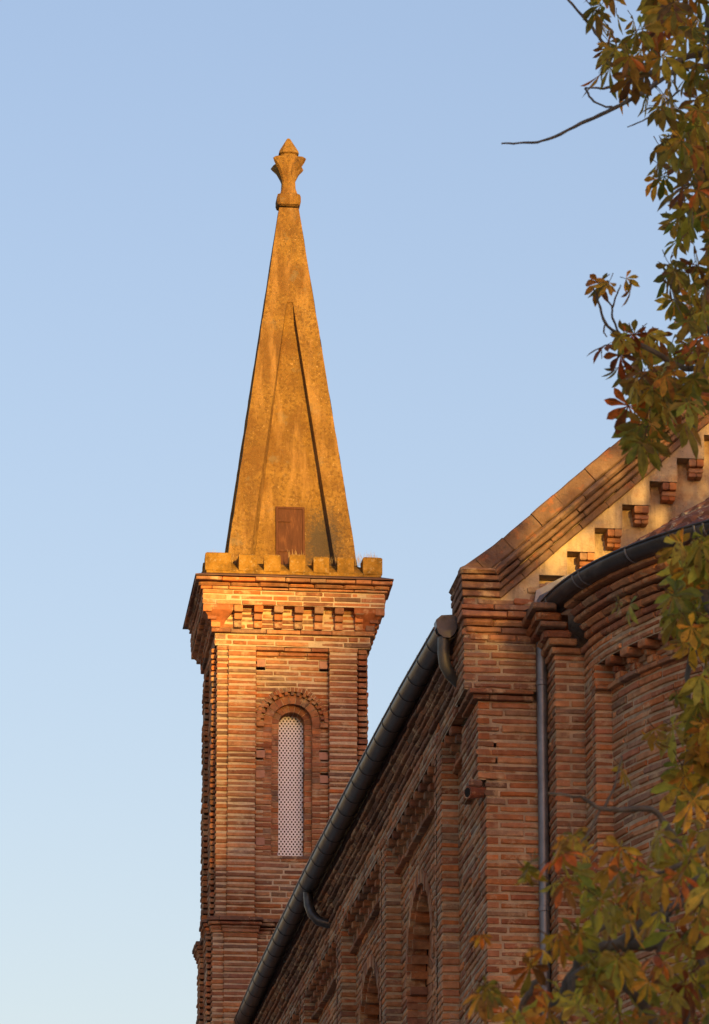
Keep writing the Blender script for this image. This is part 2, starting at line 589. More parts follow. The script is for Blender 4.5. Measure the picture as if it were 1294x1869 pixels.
# ================================================================ BELL TOWER
# local axes: x right along the front, y towards the back, front pilaster plane y = 0
tower = thing("bell_tower", "slender square brick bell tower with a pointed stone spire, its top glowing in low sun", "tower", (7.03, 62.95, 0), -R(1.5))
tower.scale = (1.035, 1.035, 1)
Wd = 0.957
PALE[0] = 0.24
left = [(-Wd, 1.98), (-Wd, 1.83), (-1.015, 1.83), (-1.015, 1.46), (-0.95, 1.46), (-0.95, 0.54), (-1.015, 0.54), (-1.015, 0.17), (-Wd, 0.17), (-Wd, 0.035)]
front = [(-0.815, 0.035), (-0.815, 0), (-0.46, 0), (-0.46, 0.085), (0.46, 0.085), (0.46, 0), (0.82, 0), (0.82, 0.035)]
right = [(0.945, 0.035), (0.945, 0.17), (0.965, 0.17), (0.965, 0.54), (0.945, 0.54), (0.945, 1.98)]
tpath = left + front + right
FRONT_PANEL = 13
ZS, ZB, ZTOP = 18.72, 16.93, 19.726     # window springing, sill, shaft top


def tower_holes(i, z):
    if i != FRONT_PANEL:
        return []
    out = []
    if ZB < z <= ZS:
        out.append((0.46 - 0.254, 0.46 + 0.254))
    elif ZS < z < ZS + 0.36:
        h = math.sqrt(max(0, 0.36 ** 2 - (z - ZS) ** 2))
        out.append((0.46 - h, 0.46 + h))
    for x, zz in PUTLOGS:
        if abs(z - zz) < 0.055:
            out.append((0.46 + x - 0.06, 0.46 + x + 0.06))
    return out


PUTLOGS = [(-0.395, 19.515), (0.395, 19.51), (-0.395, 18.29), (0.395, 18.28), (-0.40, 18.02), (0.405, 17.97), (-0.395, 17.12), (-0.395, 15.42)]
mb = MB()
brick_path(mb, tpath, 16.09, ZTOP, holes=tower_holes)
lowpath = offset_path(tpath, 0.033)
brick_path(mb, lowpath, 13.4, 15.89)
# plain lower shaft, hidden behind the nave
sq = [(-1.05, -0.02), (1.0, -0.02), (1.0, 2.0), (-1.05, 2.0)]
mb.prism([(x, y, 0) for x, y in sq], [(x, y, 13.4) for x, y in sq], 0, (0.3, 0.12, 0.07))
# back wall
mb.poly([(Wd, 1.97, 13), (-Wd, 1.97, 13), (-Wd, 1.97, 21), (Wd, 1.97, 21)], 1)
mb.build("wall", BM, tower)

mb = MB()
courses(mb, tpath, [(16.035, 16.09, 0.095, 0.006)], dull=0.85)
mb.build("drip_course", BM, tower)
mb = MB()
courses(mb, tpath, [(15.985, 16.033, 0.08, 0.01), (15.935, 15.983, 0.062, 0.02), (15.89, 15.933, 0.05, 0.006)], dull=0.15)
mb.build("string_course", BM, tower)

# lintel courses above the window panel
mb = MB()
lp = [(-0.455, 0.0), (0.47, 0.0)]
courses(mb, [(-0.455, 0.02), (0.455, 0.02)], [(19.668, 19.722, 0.0, 0.006)])
courses(mb, [(-0.455, 0.045), (0.435, 0.045)], [(19.605, 19.66, 0.0, 0.006)])
mb.build("lintel_course", BM, tower)


def rect(off, c=1.0):
    h = Wd + off
    return [(-h, c + h), (-h, c - h + 0.015), (h, c - h + 0.015), (h, c + h)]


mb = MB()
brick_path(mb, rect(0.035), 19.728, 19.888, course=0.08, depth=0.14, proud=0.0)
courses(mb, rect(0.0), [(19.89, 19.955, 0.075, 0.007)])
brick_path(mb, rect(0.05), 19.957, 20.24, course=0.075, depth=0.14, proud=0.0)
brick_path(mb, rect(0.2), 20.24, 20.435, course=0.065, depth=0.3, proud=0.0, joint=0.012, jit=0.002)
courses(mb, rect(0.0), [(20.437, 20.477, 0.225, 0.008), (20.479, 20.535, 0.25, 0.024), (20.537, 20.595, 0.29, 0.008)])
sq = rect(0.19)
mb.poly([(x, y, 20.241) for x, y in sq], 0, (0.3, 0.12, 0.06))
mb.build("cornice", BM, tower)


# corbels of the frieze, front and left side (one mesh shared)
def corbel_mesh():
    m = MB()
    t = brick_tint()
    m.box(-0.055, 0.055, -0.135, 0.02, 20.15, 20.239, 0, t, 0.003, 0.008)
    m.box(-0.05, 0.05, -0.08, 0.02, 20.06, 20.143, 0, brick_tint(), 0.003, 0.008)
    m.box(-0.05, 0.05, -0.04, 0.02, 19.96, 20.053, 0, brick_tint(), 0.003, 0.006)
    return m


def put_corbel(parent, loc, rz, src=[None], build=None, key=None):
    o = (build or corbel_mesh)().build("corbel", BM, parent)
    o.location = loc
    o.rotation_euler = (0, 0, rz)
    return o


yf = 1.0 - (Wd + 0.05) + 0.015
for k in range(7):
    put_corbel(tower, (-0.70 + 0.2555 * k, yf, 0), 0)
for k in range(7):
    put_corbel(tower, (-Wd - 0.05, 0.25 + 0.25 * k, 0), -R(90))
    put_corbel(tower, (Wd + 0.05, 0.25 + 0.25 * k, 0), R(90))
for sx in (-1, 1):                                   # curved brackets at the corners
    for fy in (0, 1):
        m = MB()
        prof = [(0, 19.957), (0.012, 20.0), (0.035, 20.05), (0.075, 20.10), (0.12, 20.15), (0.135, 20.17), (0.135, 20.238)]
        h = Wd + 0.05
        y0 = 1.0 - h + 0.015
        ins = 0.17
        rows = []
        for d, z in prof:
            hx = h + d
            rows.append([(sx * hx, y0 - d, z), (sx * (h - ins + 0.05 - d * 0.9), y0 - d, z), (sx * (h - ins + 0.05 - d * 0.9), y0 + 0.1, z), (sx * (h - 0.1), y0 + ins - 0.05 + d * 0.9, z), (sx * hx, y0 + ins - 0.05 + d * 0.9, z)])
        if fy:
            rows = [[(x, 2.0 - y, z) for x, y, z in r] for r in rows]
        m.grid(rows, 0, (0.34, 0.13, 0.06), closed=True)
        m.poly(rows[0], 0, (0.34, 0.13, 0.06))
        for kk, (za, zb, d) in enumerate(((20.14, 20.23, 0.142), (20.055, 20.125, 0.075), (19.962, 20.035, 0.028))):
            for bx in ((sx * (h + d - 0.11), sx * (h + d)),):
                a, b = min(bx), max(bx)
                ya, yb = (y0 - d, y0 - d + 0.1)
                if fy:
                    ya, yb = 2 - yb, 2 - ya
                m.box(a, b, ya, yb, za, zb, 0, brick_tint(), 0.003, 0.006)
        m.build("corner_bracket", BM, tower)

# sheet metal flashing over the cornice
mb = MB()
A, B, Cc = rect(0.30), rect(0.30), rect(0.155)
ra = [(x, y, 20.598) for x, y in A]
rb = [(x, y, 20.612) for x, y in B]
rc = [(x, y, 20.675) for x, y in Cc]
rd = [(x, y, 20.70) for x, y in rect(0.1)]
mb.grid([ra, rb, rc, rd], closed=True)
mb.poly(list(reversed(ra)))
mb.build("flashing", M['flashing'], tower)

# parapet and merlons
par = MB()
H = Wd + 0.16
zb, zt = 20.665, 20.95
c0 = 1.015
in_ = H - 0.28
# sloped sill all round between the merlons
o4 = [(-H + .01, c0 - H + .01), (H - .01, c0 - H + .01), (H - .01, c0 + H - .01), (-H + .01, c0 + H - .01)]
i4 = [(-in_, c0 - in_), (in_, c0 - in_), (in_, c0 + in_), (-in_, c0 + in_)]
rows = [[(x, y, zb) for x, y in o4], [(x, y, zb + 0.06) for x, y in o4], [(x, y, zt - 0.05) for x, y in i4], [(x, y, zb) for x, y in i4]]
par.grid(rows, 0, closed=True)
par.poly([(x, y, zt - 0.05) for x, y in i4])
parapet = par.build("parapet", M['moss_stone'], tower)
spansx = [(-1.118, -0.80), (-0.70, -0.475), (-0.37, -0.16), (-0.055, 0.135), (0.25, 0.455), (0.565, 0.77), (0.875, 1.118)]


def merlon(x0, x1, y0, y1):
    m = MB()
    m.box(x0, x1, y0, y1, zb + 0.03, zt + random.uniform(-.018, .012), 0, j=0.012, ch=0.02)
    m.build("merlon", M['moss_stone'], parapet)


for a, b in spansx:
    merlon(a, b, c0 - H, c0 - H + 0.26)
    merlon(a, b, c0 + H - 0.26, c0 + H)
for a, b in spansx[1:-1]:
    merlon(-H, -H + 0.26, c0 + a, c0 + b)
    merlon(H - 0.26, H, c0 + a, c0 + b)

# spire: square pyramid, each face with a recessed panel between broad corner ribs
Z0, Z1, h0, h1 = 20.75, 26.2, 0.855, 0.128


def hw(z):
    return h0 + (h1 - h0) * (z - Z0) / (Z1 - Z0)


def spire_side(m, rot, panel=True):
    c, s = math.cos(rot), math.sin(rot)

    def P(x, d, z):                                   # d = inwards from the face
        y = -hw(z) + d
        return (c * x - s * y, 1.0 + s * x + c * y, z)
    zt_, zb_ = 24.76, Z0
    wt, wb = 0.04, 0.575
    nz = 28
    zs = [zb_ + (zt_ - zb_) * k / nz for k in range(nz + 1)]
    jl = [random.uniform(-.004, .004) for _ in zs]
    xl = lambda z: wb + (wt - wb) * (z - zb_) / (zt_ - zb_)
    D = lambda z: (0.15 - 0.06 * (z - zb_) / (zt_ - zb_)) * min(1.0, (zt_ - z) / 0.35 + 0.12)
    for sx in (-1, 1):
        out = [P(sx * (hw(z) + j), -j, z) for z, j in zip(zs, jl)]
        mid = [P(sx * xl(z), 0, z) for z in zs]
        inn = [P(sx * xl(z) * (0.96 if sx > 0 else 0.86), D(z), z) for z in zs]
        m.grid([out, mid])
        m.grid([mid, inn])
    nx = 8
    rows = []
    for k in range(nx + 1):
        t = k / nx
        rows.append([P(-xl(z) * 0.86 + t * xl(z) * 1.82, D(z), z) for z in zs])
    m.grid(rows)
    m.poly([P(-wt, 0, zt_), P(wt, 0, zt_), P(wt * .96, D(zt_), zt_), P(-wt * .86, D(zt_), zt_)])
    zs2 = [zt_ + (Z1 - zt_) * k / 6 for k in range(7)]
    j2 = [jl[-1]] + [random.uniform(-.004, .004) for _ in range(5)] + [0]
    m.grid([[P(-hw(z) - j, -j, z) for z, j in zip(zs2, j2)], [P(-wt, 0, z) if q == 0 else P(-min(wt, hw(z) * .5), 0, z) for q, z in enumerate(zs2)],
            [P(wt, 0, z) if q == 0 else P(min(wt, hw(z) * .5), 0, z) for q, z in enumerate(zs2)], [P(hw(z) + j, -j, z) for z, j in zip(zs2, j2)]])
    return P, D


mb = MB()
for q in range(4):
    Pf, Df = spire_side(mb, q * math.pi / 2)
    if q == 0:
        Pfront, Dfront = Pf, Df
spire = mb.build("spire", M['stone'], tower)
# rusty hatch in the front panel
mb = MB()
hx0, hx1, hz0, hz1 = -0.195, 0.178, 20.92, 21.77


def hp(x, z, up):
    return Pfront(x, Dfront(z) - up, z)


r0 = [hp(x, z, -0.02) for x, z in ((hx0, hz0), (hx1, hz0), (hx1, hz1), (hx0, hz1))]
r1 = [hp(x, z, 0.022) for x, z in ((hx0, hz0), (hx1, hz0), (hx1, hz1), (hx0, hz1))]
k = 0.028
r2 = [hp(x, z, 0.022) for x, z in ((hx0 + k, hz0 + k), (hx1 - k, hz0 + k), (hx1 - k, hz1 - k), (hx0 + k, hz1 - k))]
r3 = [hp(x, z, 0.012) for x, z in ((hx0 + k + .006, hz0 + k), (hx1 - k - .006, hz0 + k), (hx1 - k - .006, hz1 - k - .006), (hx0 + k + .006, hz1 - k - .006))]
mb.grid([r0, r1, r2, r3], closed=True)
mb.poly(r3)
hatch = mb.build("hatch", M['rust'], spire)
for hz in (21.12, 21.55):                             # strap hinges
    mb = MB()
    q0 = [hp(x, z, 0.014) for x, z in ((hx0 + .02, hz), (hx0 + .2, hz), (hx0 + .2, hz + .03), (hx0 + .02, hz + .03))]
    q1 = [hp(x, z, 0.026) for x, z in ((hx0 + .02, hz), (hx0 + .2, hz), (hx0 + .2, hz + .03), (hx0 + .02, hz + .03))]
    mb.prism(q0, q1)
    mb.build("hinge", M['rust'], hatch)

# finial: collar, stem, four curled leaves, pointed cap
fin = MB()


def sqring(h, z, ch):
    return [(-h + ch, 1 - h, z), (h - ch, 1 - h, z), (h, 1 - h + ch, z), (h, 1 + h - ch, z), (h - ch, 1 + h, z), (-h + ch, 1 + h, z), (-h, 1 + h - ch, z), (-h, 1 - h + ch, z)]


prof = [(0.118, 26.40, .02), (0.092, 26.5, .02), (0.086, 26.62, .02), (0.094, 26.74, .03), (0.112, 26.86, .04), (0.12, 26.95, .045), (0.105, 27.0, .045), (0.132, 27.015, .05), (0.124, 27.05, .045), (0.022, 27.25, .008), (0.008, 27.262, .003)]
rr = [sqring(h, z, c) for h, z, c in prof]
fin.grid(rr, closed=True)
fin.poly(rr[-1])
for q in range(4):
    a = math.pi / 4 + q * math.pi / 2
    d = Vector((math.cos(a), math.sin(a), 0))
    t = Vector((-d.y, d.x, 0))
    pr = [(0.09, 26.57, .025, .02), (0.125, 26.66, .04, .03), (0.185, 26.77, .052, .04), (0.265, 26.85, .044, .035), (0.3, 26.89, .022, .02), (0.25, 26.93, .028, .03), (0.17, 26.955, .034, .03), (0.12, 26.98, .04, .02)]
    rows = []
    for r_, z, wd, th in pr:
        c_ = d * r_ + Vector((0, 1.0, z))
        i_ = d * 0.03 + Vector((0, 1.0, z))
        rows.append([c_ - t * wd * .45, c_ + t * wd * .45, c_ * .6 + i_ * .4 + t * wd, i_ + t * wd, i_ - t * wd, c_ * .6 + i_ * .4 - t * wd])
    fin.grid(rows, closed=True)
    fin.poly(list(reversed(rows[0])))
    fin.poly(rows[-1])
finial = fin.build("finial", M['stone'], tower)
colr = MB()
pc = [(0.10, 26.23, .02), (0.145, 26.25, .035), (0.158, 26.29, .04), (0.158, 26.36, .04), (0.147, 26.40, .035), (0.10, 26.425, .02)]
rr = [sqring(h, z, c) for h, z, c in pc]
colr.grid(rr, closed=True)
colr.poly(list(reversed(rr[0])))
colr.poly(rr[-1])
colr.build("collar", M['stone'], finial)

# arched window of the tower
fr_t = lambda x, d, z: (x, 0.085 - d, z)
mb = MB()
arch_order(mb, fr_t, 0, ZS, ZB, 0.254, 0.358, 0.008, 0.12, jambs=False)
arch_order(mb, fr_t, 0, ZS, ZB, 0.164, 0.262, -0.075, 0.24)
for sx in (-1, 1):                                   # reveal of the outer order
    n = round((ZS - ZB) / 0.0757)
    for k in range(n):
        a = ZB + (ZS - ZB) * k / n
        mb.box(min(sx * .256, sx * .36), max(sx * .256, sx * .36), 0.086, 0.17, a + .007, a + (ZS - ZB) / n - .007, 0, brick_tint(), .002)
    mb.poly([fr_t(sx * .262, -.02, ZB), fr_t(sx * .262, -.09, ZB), fr_t(sx * .262, -.09, ZS), fr_t(sx * .262, -.02, ZS)], 1)
mb.box(-0.26, 0.26, 0.07, 0.42, ZB - 0.03, ZB + 0.004, 0, (0.2, 0.13, 0.1))
win = mb.build("arched_window", BM, tower)
mb = MB()
arch_order(mb, fr_t, 0, ZS, ZB, 0.405, 0.462, 0.055, 0.1, jambs=False, nv=29)
arch_order(mb, fr_t, 0, ZS, ZB, 0.362, 0.412, 0.05, 0.1, jambs=False, nv=31, teeth=True)
for sx in (-1, 1):
    mb.box(min(sx * .36, sx * .455), max(sx * .36, sx * .455), 0.03, 0.12, ZS - 0.07, ZS - 0.008, 0, brick_tint(), .003, .006)
mb.build("arch_hood", BM, win)
# perforated sheet: one plate of cells with six-sided holes
mb = MB()
px_, pz_, rh = 0.0445, 0.033, 0.0135
ys = 0.345
z = ZB
row = 0
while z < ZS + 0.17:
    x = -0.2 + (px_ / 2 if row % 2 else 0)
    while x < 0.2:
        if z < ZS or x * x + (z - ZS) ** 2 < 0.185 ** 2:
            cell = [(x - px_ / 2, z - pz_ / 2), (x, z - pz_ / 2), (x + px_ / 2, z - pz_ / 2), (x + px_ / 2, z + pz_ / 2), (x, z + pz_ / 2), (x - px_ / 2, z + pz_ / 2)]
            ang = [225, 270, 315, 45, 90, 135]
            hol = [(x + rh * math.cos(R(a)), z + rh * math.sin(R(a))) for a in ang]
            mb.grid([[(p, ys, q) for p, q in cell], [(p, ys, q) for p, q in hol], [(p, ys + 0.004, q) for p, q in hol]], closed=True)
        x += px_
    z += pz_
    row += 1
mb.build("perforated_screen", M['screen'], win)
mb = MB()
mb.box(-0.3, 0.3, 0.5, 0.9, ZB - 0.1, ZS + 0.4)  # near-black box behind the holes, in place of the unlit inside
mb.build("dark_block", M['dark'], win)

for x, z in PUTLOGS:
    mb = MB()
    yy = 0.075 if z > 16 else 0.035
    mb.box(x - 0.053, x + 0.053, yy, yy + 0.08, z - 0.052, z + 0.052, 0, j=.003, ch=0.004)
    mb.build("putlog_tile", M['terracotta'], tower)

# dry grass growing on the parapet
mb = MB()
for (xa, xb, n, hh) in ((-1.08, -0.75, 26, .1), (-0.06, 0.13, 30, .15), (0.8, 1.1, 46, .14), (0.35, 0.6, 8, .08), (-0.7, -0.4, 8, .07)):
    for _ in range(n):
        x, y = random.uniform(xa, xb), c0 - H + random.uniform(0.04, 0.22)
        h = hh * random.uniform(0.4, 1.1)
        dx, dy = random.uniform(-.03, .03), random.uniform(-.03, .03)
        wv = 0.0016
        mb.grid([[(x - wv, y, 20.88), (x + wv, y, 20.88)], [(x - wv + dx * .4, y + dy * .4, 20.91 + h * .6), (x + wv + dx * .4, y + dy * .4, 20.91 + h * .6)], [(x + dx - .0005, y + dy, 20.91 + h), (x + dx + .0005, y + dy, 20.91 + h)]])
gr = mb.build("dry_grass", M['grass'], None)
gr.matrix_world = Matrix.Translation((7.03, 62.95, 0)) @ Matrix.Rotation(-R(1.5), 4, 'Z') @ Matrix.Diagonal((1.035, 1.035, 1, 1))
gr["label"], gr["category"], gr["kind"] = "thin dry grass sprouting along the top of the tower parapet", "grass", "stuff"

PALE[0] = 0.25
BM = [M['brick'], M['old_mortar']]
# ================================================================ NAVE
nave = thing("church_nave", "long brick nave with corbelled eaves, blind arches and a stepped gable", "church", (11.7, 54, 0))
NL = Vector((11.7, 54, 0))


def nbuild(m, name, mats, parent=None, smooth=False):
    """meshes are written in world coordinates: shift them to the thing's base"""
    m.v = [(x - NL.x, y - NL.y, z) for x, y, z in m.v]
    return m.build(name, mats, parent or nave, smooth)


XW, XP = 6.76, 6.595
YE, YF = 44.5, 62.9
PIL = [46.23, 50.34, 54.13, 57.75, 61.4]
pw = 0.46
npath = [(XW, YF)]
for y in reversed(PIL):
    npath += [(XW, y + pw), (XP, y + pw), (XP, y), (XW, y)]
npath += [(XW, YE), (7.30, YE)]
rr_, _t = runs_of(npath)
WINS = [(49.0, 12.33), (52.95, 12.33), (56.8, 12.33), (60.3, 12.33)]


def nave_holes(i, z):
    r = rr_[i]
    if abs(r.p[0].x - XW) > .01 or abs(r.p[-1].x - XW) > .01:
        return []
    out = []
    for cy, zs in WINS:
        if r.p[0].y > cy > r.p[-1].y:
            s = r.p[0].y - cy
            if z <= zs:
                out.append((s - .95, s + .95))
            elif z < zs + .95:
                h = math.sqrt(.95 ** 2 - (z - zs) ** 2)
                out.append((s - h, s + h))
    return out


mb = MB()
brick_path(mb, npath, 10.4, 13.72, holes=nave_holes, dull=0.0)
# frieze zone: pilasters go on, wall between them set back behind the corbels
fpath = [(XW + .02, YF)]
for y in reversed(PIL):
    fpath += [(XW + .02, y + pw), (XP, y + pw), (XP, y), (XW + .02, y)]
fpath += [(XW + .02, 45.4)]
brick_path(mb, fpath, 13.72, 14.02, dull=0.15)
# flush band above the frieze
brick_path(mb, [(XP, YF), (XP, 45.2)], 14.02, 14.25, dull=0.15)
# lower wall in plain brickwork, below the frame
mb.prism([(XW, YE + .01, 0), (16.6, YE + .01, 0), (16.6, 62.9, 0), (XW, 62.9, 0)], [(XW, YE + .01, 10.4), (16.6, YE + .01, 10.4), (16.6, 62.9, 10.4), (XW, 62.9, 10.4)], 0, (0.3, 0.12, 0.07))
nbuild(mb, "side_wall", BM)

ys_ = [YF] + [v for y in reversed(PIL) for v in (y + pw, y)] + [45.5]
for a, b in zip(ys_[0::2], ys_[1::2]):                # ledge under the frieze, one in each bay
    mb = MB()
    brick_path(mb, [(XW, a), (XW, b)], 13.69, 13.735, course=.045, joint=.009, proud=0.07, depth=.1, dull=0.3, ch=.006)
    nbuild(mb, "frieze_ledge", BM)

mb = MB()
base = [(XP, YF), (XP, 45.1)]
courses(mb, base, [(14.25, 14.305, 0.03, 0.008), (14.31, 14.38, 0.055, 0.022), (14.385, 14.43, 0.08, 0.008), (14.435, 14.505, 0.105, 0.024), (14.51, 14.56, 0.13, 0.008)], dull=0.5)
nbuild(mb, "eaves_cornice", BM)


def nave_corbel():
    m = MB()
    m.box(-0.058, 0.058, -0.17, 0.02, 13.94, 14.015, 0, brick_tint(.1), 0.006, 0.012)
    m.box(-0.055, 0.055, -0.115, 0.02, 13.865, 13.935, 0, brick_tint(.1), 0.005, 0.01)
    m.box(-0.05, 0.05, -0.06, 0.02, 13.77, 13.86, 0, brick_tint(.1), 0.004, 0.008)
    return m


bays = [(45.5, PIL[0])] + [(PIL[i] + pw, PIL[i + 1]) for i in range(4)]
for a, b in bays:
    n = max(2, round((b - a) / 0.33))
    for k in range(n):
        y = a + (b - a) * (k + 0.5) / n
        put_corbel(nave, (XW + .01 - NL.x, y - NL.y, random.uniform(-.004, .004)), -R(90), build=nave_corbel)

# blind arched windows in the bays
for cy, zs in WINS:
    frw = lambda s, d, z, cy=cy: (XW - d, cy - s, z)
    mb = MB()
    arch_order(mb, frw, 0, zs, 10.5, 0.93, 1.07, 0.012, 0.2, jambs=False, dull=.1)
    arch_order(mb, frw, 0, zs, 10.5, 0.55, 0.97, -0.2, 0.26, dull=.1)
    for sx in (-1, 1):
        n = 24
        for k in range(n):
            a = 10.5 + (zs - 10.5) * k / n
            b = a + (zs - 10.5) / n
            c = [[frw(s, d, z) for s, z in ((sx * .94, a + .008), (sx * 1.0, a + .008), (sx * 1.0, b - .008), (sx * .94, b - .008))] for d in (-.004, -.22)]
            t = brick_tint(.1)
            mb.poly(c[0], 0, t)
            mb.grid(c, 0, t, closed=True)
        mb.poly([frw(sx * .95, -.01, 10.5), frw(sx * .95, -.21, 10.5), frw(sx * .95, -.21, zs), frw(sx * .95, -.01, zs)], 1)
    # dentils under the arch
    n = 35
    for k in range(0, n, 2):
        a0, a1 = math.pi * k / n, math.pi * (k + 1) / n
        c = [[frw(r * math.cos(a), d, zs + r * math.sin(a)) for r, a in ((.86, a0), (.95, a0), (.95, a1), (.86, a1))] for d in (-.03, -.2)]
        t = brick_tint(.1)
        mb.poly(c[0], 0, t)
        mb.grid(c, 0, t, closed=True)
    wo = nbuild(mb, "blind_window", BM)
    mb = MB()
    mb.poly([frw(-1.2, -.455, 10.4), frw(1.2, -.455, 10.4), frw(1.2, -.455, zs + 1.2), frw(-1.2, -.455, zs + 1.2)])  # near-black sheet closing the back of the recess
    nbuild(mb, "back_sheet", M['dark'], wo)

# corner pier with kneeler: upper stage projects to the side
mb = MB()
brick_path(mb, [(6.685, 45.5), (6.685, YE - .012), (7.24, YE - .012)], 13.2, 13.95, dull=.1)
brick_path(mb, [(6.56, 45.12), (6.56, YE - .012), (7.24, YE - .012)], 14.06, 14.945, course=.0757, dull=.35)
courses(mb, [(6.685, 45.14), (6.685, YE - .012), (7.2, YE - .012)], [(13.95, 14.0, 0.045, .006)], dull=.4)
courses(mb, [(6.685, 45.13), (6.685, YE - .012), (7.2, YE - .012)], [(14.004, 14.056, 0.085, .006)], dull=.4)
nbuild(mb, "corner_pier", BM)
mb = MB()                                            # string course of the pier, towards the apse
sp = [(6.63, 44.7), (6.63, YE - .012), (7.335, YE - .012)]
courses(mb, sp, [(14.80, 14.86, 0.1, .006), (14.735, 14.795, 0.1, .006), (14.665, 14.73, 0.075, .026), (14.6, 14.66, 0.045, .008), (14.53, 14.595, 0.02, .015)], dull=.3)
nbuild(mb, "pier_string_course", BM)
mb = MB()                                            # broken pipe in a brick bracket on the pier side
mb.box(6.60, 6.72, 44.47, 44.62, 13.12, 13.2, 0, (.16, .1, .08), .01, .02)
mb.tube([(6.75, 44.56, 13.1), (6.64, 44.5, 13.075), (6.585, 44.47, 13.07)], [.05, .055, .06], 12, 0, (.22, .09, .06))
mb.tube([(6.60, 44.478, 13.071), (6.583, 44.469, 13.069)], [.045, .045], 12, 1, (.02, .015, .01))
nbuild(mb, "drain_spout", [M['brick'], M['dark']])

# gable: outer plaster face above the stepped edge, recessed face below it
SL = 0.905
x0s, z0s, dxs, dzs = 7.546, 15.433, 0.2655, 0.2405
rake = lambda x: 15.16 + SL * (x - 6.54)
XC = 11.7
stair = [(6.6, 14.8), (7.24, 14.8), (7.28, 15.19)]
stair = [(6.6, 14.85), (7.546 - dxs, 14.85), (7.546 - dxs, z0s - dzs)]
i = 0
while True:
    xs = x0s - dxs + dxs * i
    if xs > XC:
        break
    zz = z0s - dzs + dzs * i
    stair += [(xs, zz), (min(xs + dxs, XC), zz)]
    i += 1
clean = []
for p in stair:
    if not clean or (abs(p[0] - clean[-1][0]) + abs(p[1] - clean[-1][1])) > 1e-4:
        clean.append(p)
yo, yi = YE, YE + 0.16
mb = MB()
for p, q in zip(clean, clean[1:]):
    if abs(p[0] - q[0]) > 1e-4:                       # strip of face above a tread
        n = max(1, round((q[0] - p[0]) / .13))
        for k in range(n):
            xa, xb = p[0] + (q[0] - p[0]) * k / n, p[0] + (q[0] - p[0]) * (k + 1) / n
            m_ = 6
            mb.grid([[(xa, yo, p[1] + (rake(xa) - .2 - p[1]) * t / m_) for t in range(m_ + 1)], [(xb, yo, p[1] + (rake(xb) - .2 - p[1]) * t / m_) for t in range(m_ + 1)]])
        # underside of the tread as a thin brick
        mb.poly([(p[0], yo, p[1]), (q[0], yo, q[1]), (q[0], yi, q[1]), (p[0], yi, p[1])])
    else:
        mb.poly([(p[0], yo, p[1]), (p[0], yi, p[1]), (q[0], yi, q[1]), (q[0], yo, q[1])])
mb.poly([(6.8, yi, 10.4), (XC, yi, 10.4), (XC, yi, rake(XC) - .1), (6.8, yi, rake(6.8) - .1)])
mb.poly([(XC, yi, 10.4), (16.6, yi, 10.4), (16.6, yi, 15.3), (XC, yi, rake(XC) - .1)])
nbuild(mb, "gable_wall", M['plaster'])
mb = MB()                                            # stones showing where the plaster has gone
for k in range(16):
    x = random.uniform(6.78, 7.42)
    z = random.uniform(14.88, 15.12 + max(0, (x - 6.8) * .55))
    if z > rake(x) - .62:
        continue
    L, hh = random.uniform(.1, .26), random.uniform(.045, .07)
    mb.box(x, min(x + L, 7.53), yo - random.uniform(.012, .03), yo + .05, z, z + hh, 0, random.choice([(.34, .15, .08), (.4, .3, .2), (.42, .33, .23), (.3, .2, .14)]), .012, .014)
nbuild(mb, "exposed_stones", BM)


def gable_corbel():
    m = MB()
    m.box(-0.07, -0.004, -0.165, 0.01, -0.078, -0.006, 0, brick_tint(), .005, .01)
    m.box(0.0, 0.066, -0.165, 0.01, -0.078, -0.006, 0, brick_tint(), .003, .006)
    m.box(-0.066, 0.066, -0.125, 0.01, -0.13, -0.08, 0, brick_tint(.3), .003, .01)
    m.box(-0.064, 0.0, -0.11, 0.01, -0.168, -0.13, 0, brick_tint(), .003, .006)
    m.box(0.004, 0.064, -0.11, 0.01, -0.168, -0.13, 0, brick_tint(), .003, .006)
    return m


for i in range(0, 13):
    xs, zz = x0s + dxs * i, z0s + dzs * i
    put_corbel(nave, (xs + dxs - .075 - NL.x, yi - NL.y, zz), 0, build=gable_corbel)

# raking cornice with its level return on the kneeler
ct, st = math.cos(math.atan(SL)), math.sin(math.atan(SL))


def rake_band(m, off0, off1, proj, roll, x0):
    """a moulding between perpendicular drops off0 < off1 below the rake line, standing proj out of the wall"""
    s = (x0 - 6.54 - (off0 + off1) / 2 * st) / ct
    L = (XC - 6.54) / ct
    while s < L:
        e = min(L, s + random.uniform(.28, .46))
        dj, pj = random.uniform(-.006, .006), random.uniform(-.007, .007)
        rows = []
        m_ = 4
        for q in range(m_ + 1):
            sq_ = s + (e - s - .006) * q / m_
            cut = .008 if q in (0, m_) else 0
            prof = [(off0, -.3), (off0, proj - roll), (off0 + roll * .7, proj), (off1 - roll * .7, proj), (off1, proj - roll), (off1, -.3)]
            rows.append([(6.54 + sq_ * ct + dd * st, yo - pr - pj + cut + random.uniform(-.003, .003), 15.16 + sq_ * st - dd * ct + dj + random.uniform(-.003, .003)) for dd, pr in prof])
        m.grid(rows, 0)
        m.poly(list(reversed(rows[0])), 0)
        m.poly(rows[-1], 0)
        s = e
    return m


mb = MB()
for o0, o1, pr, rl, x0 in ((0, .165, .15, .02, 6.72), (.17, .235, .17, .03, 6.84), (.24, .29, .125, .016, 6.87), (.295, .345, .09, .016, 6.885), (.35, .415, .05, .012, 6.89)):
    rake_band(mb, o0, o1, pr, rl, x0)
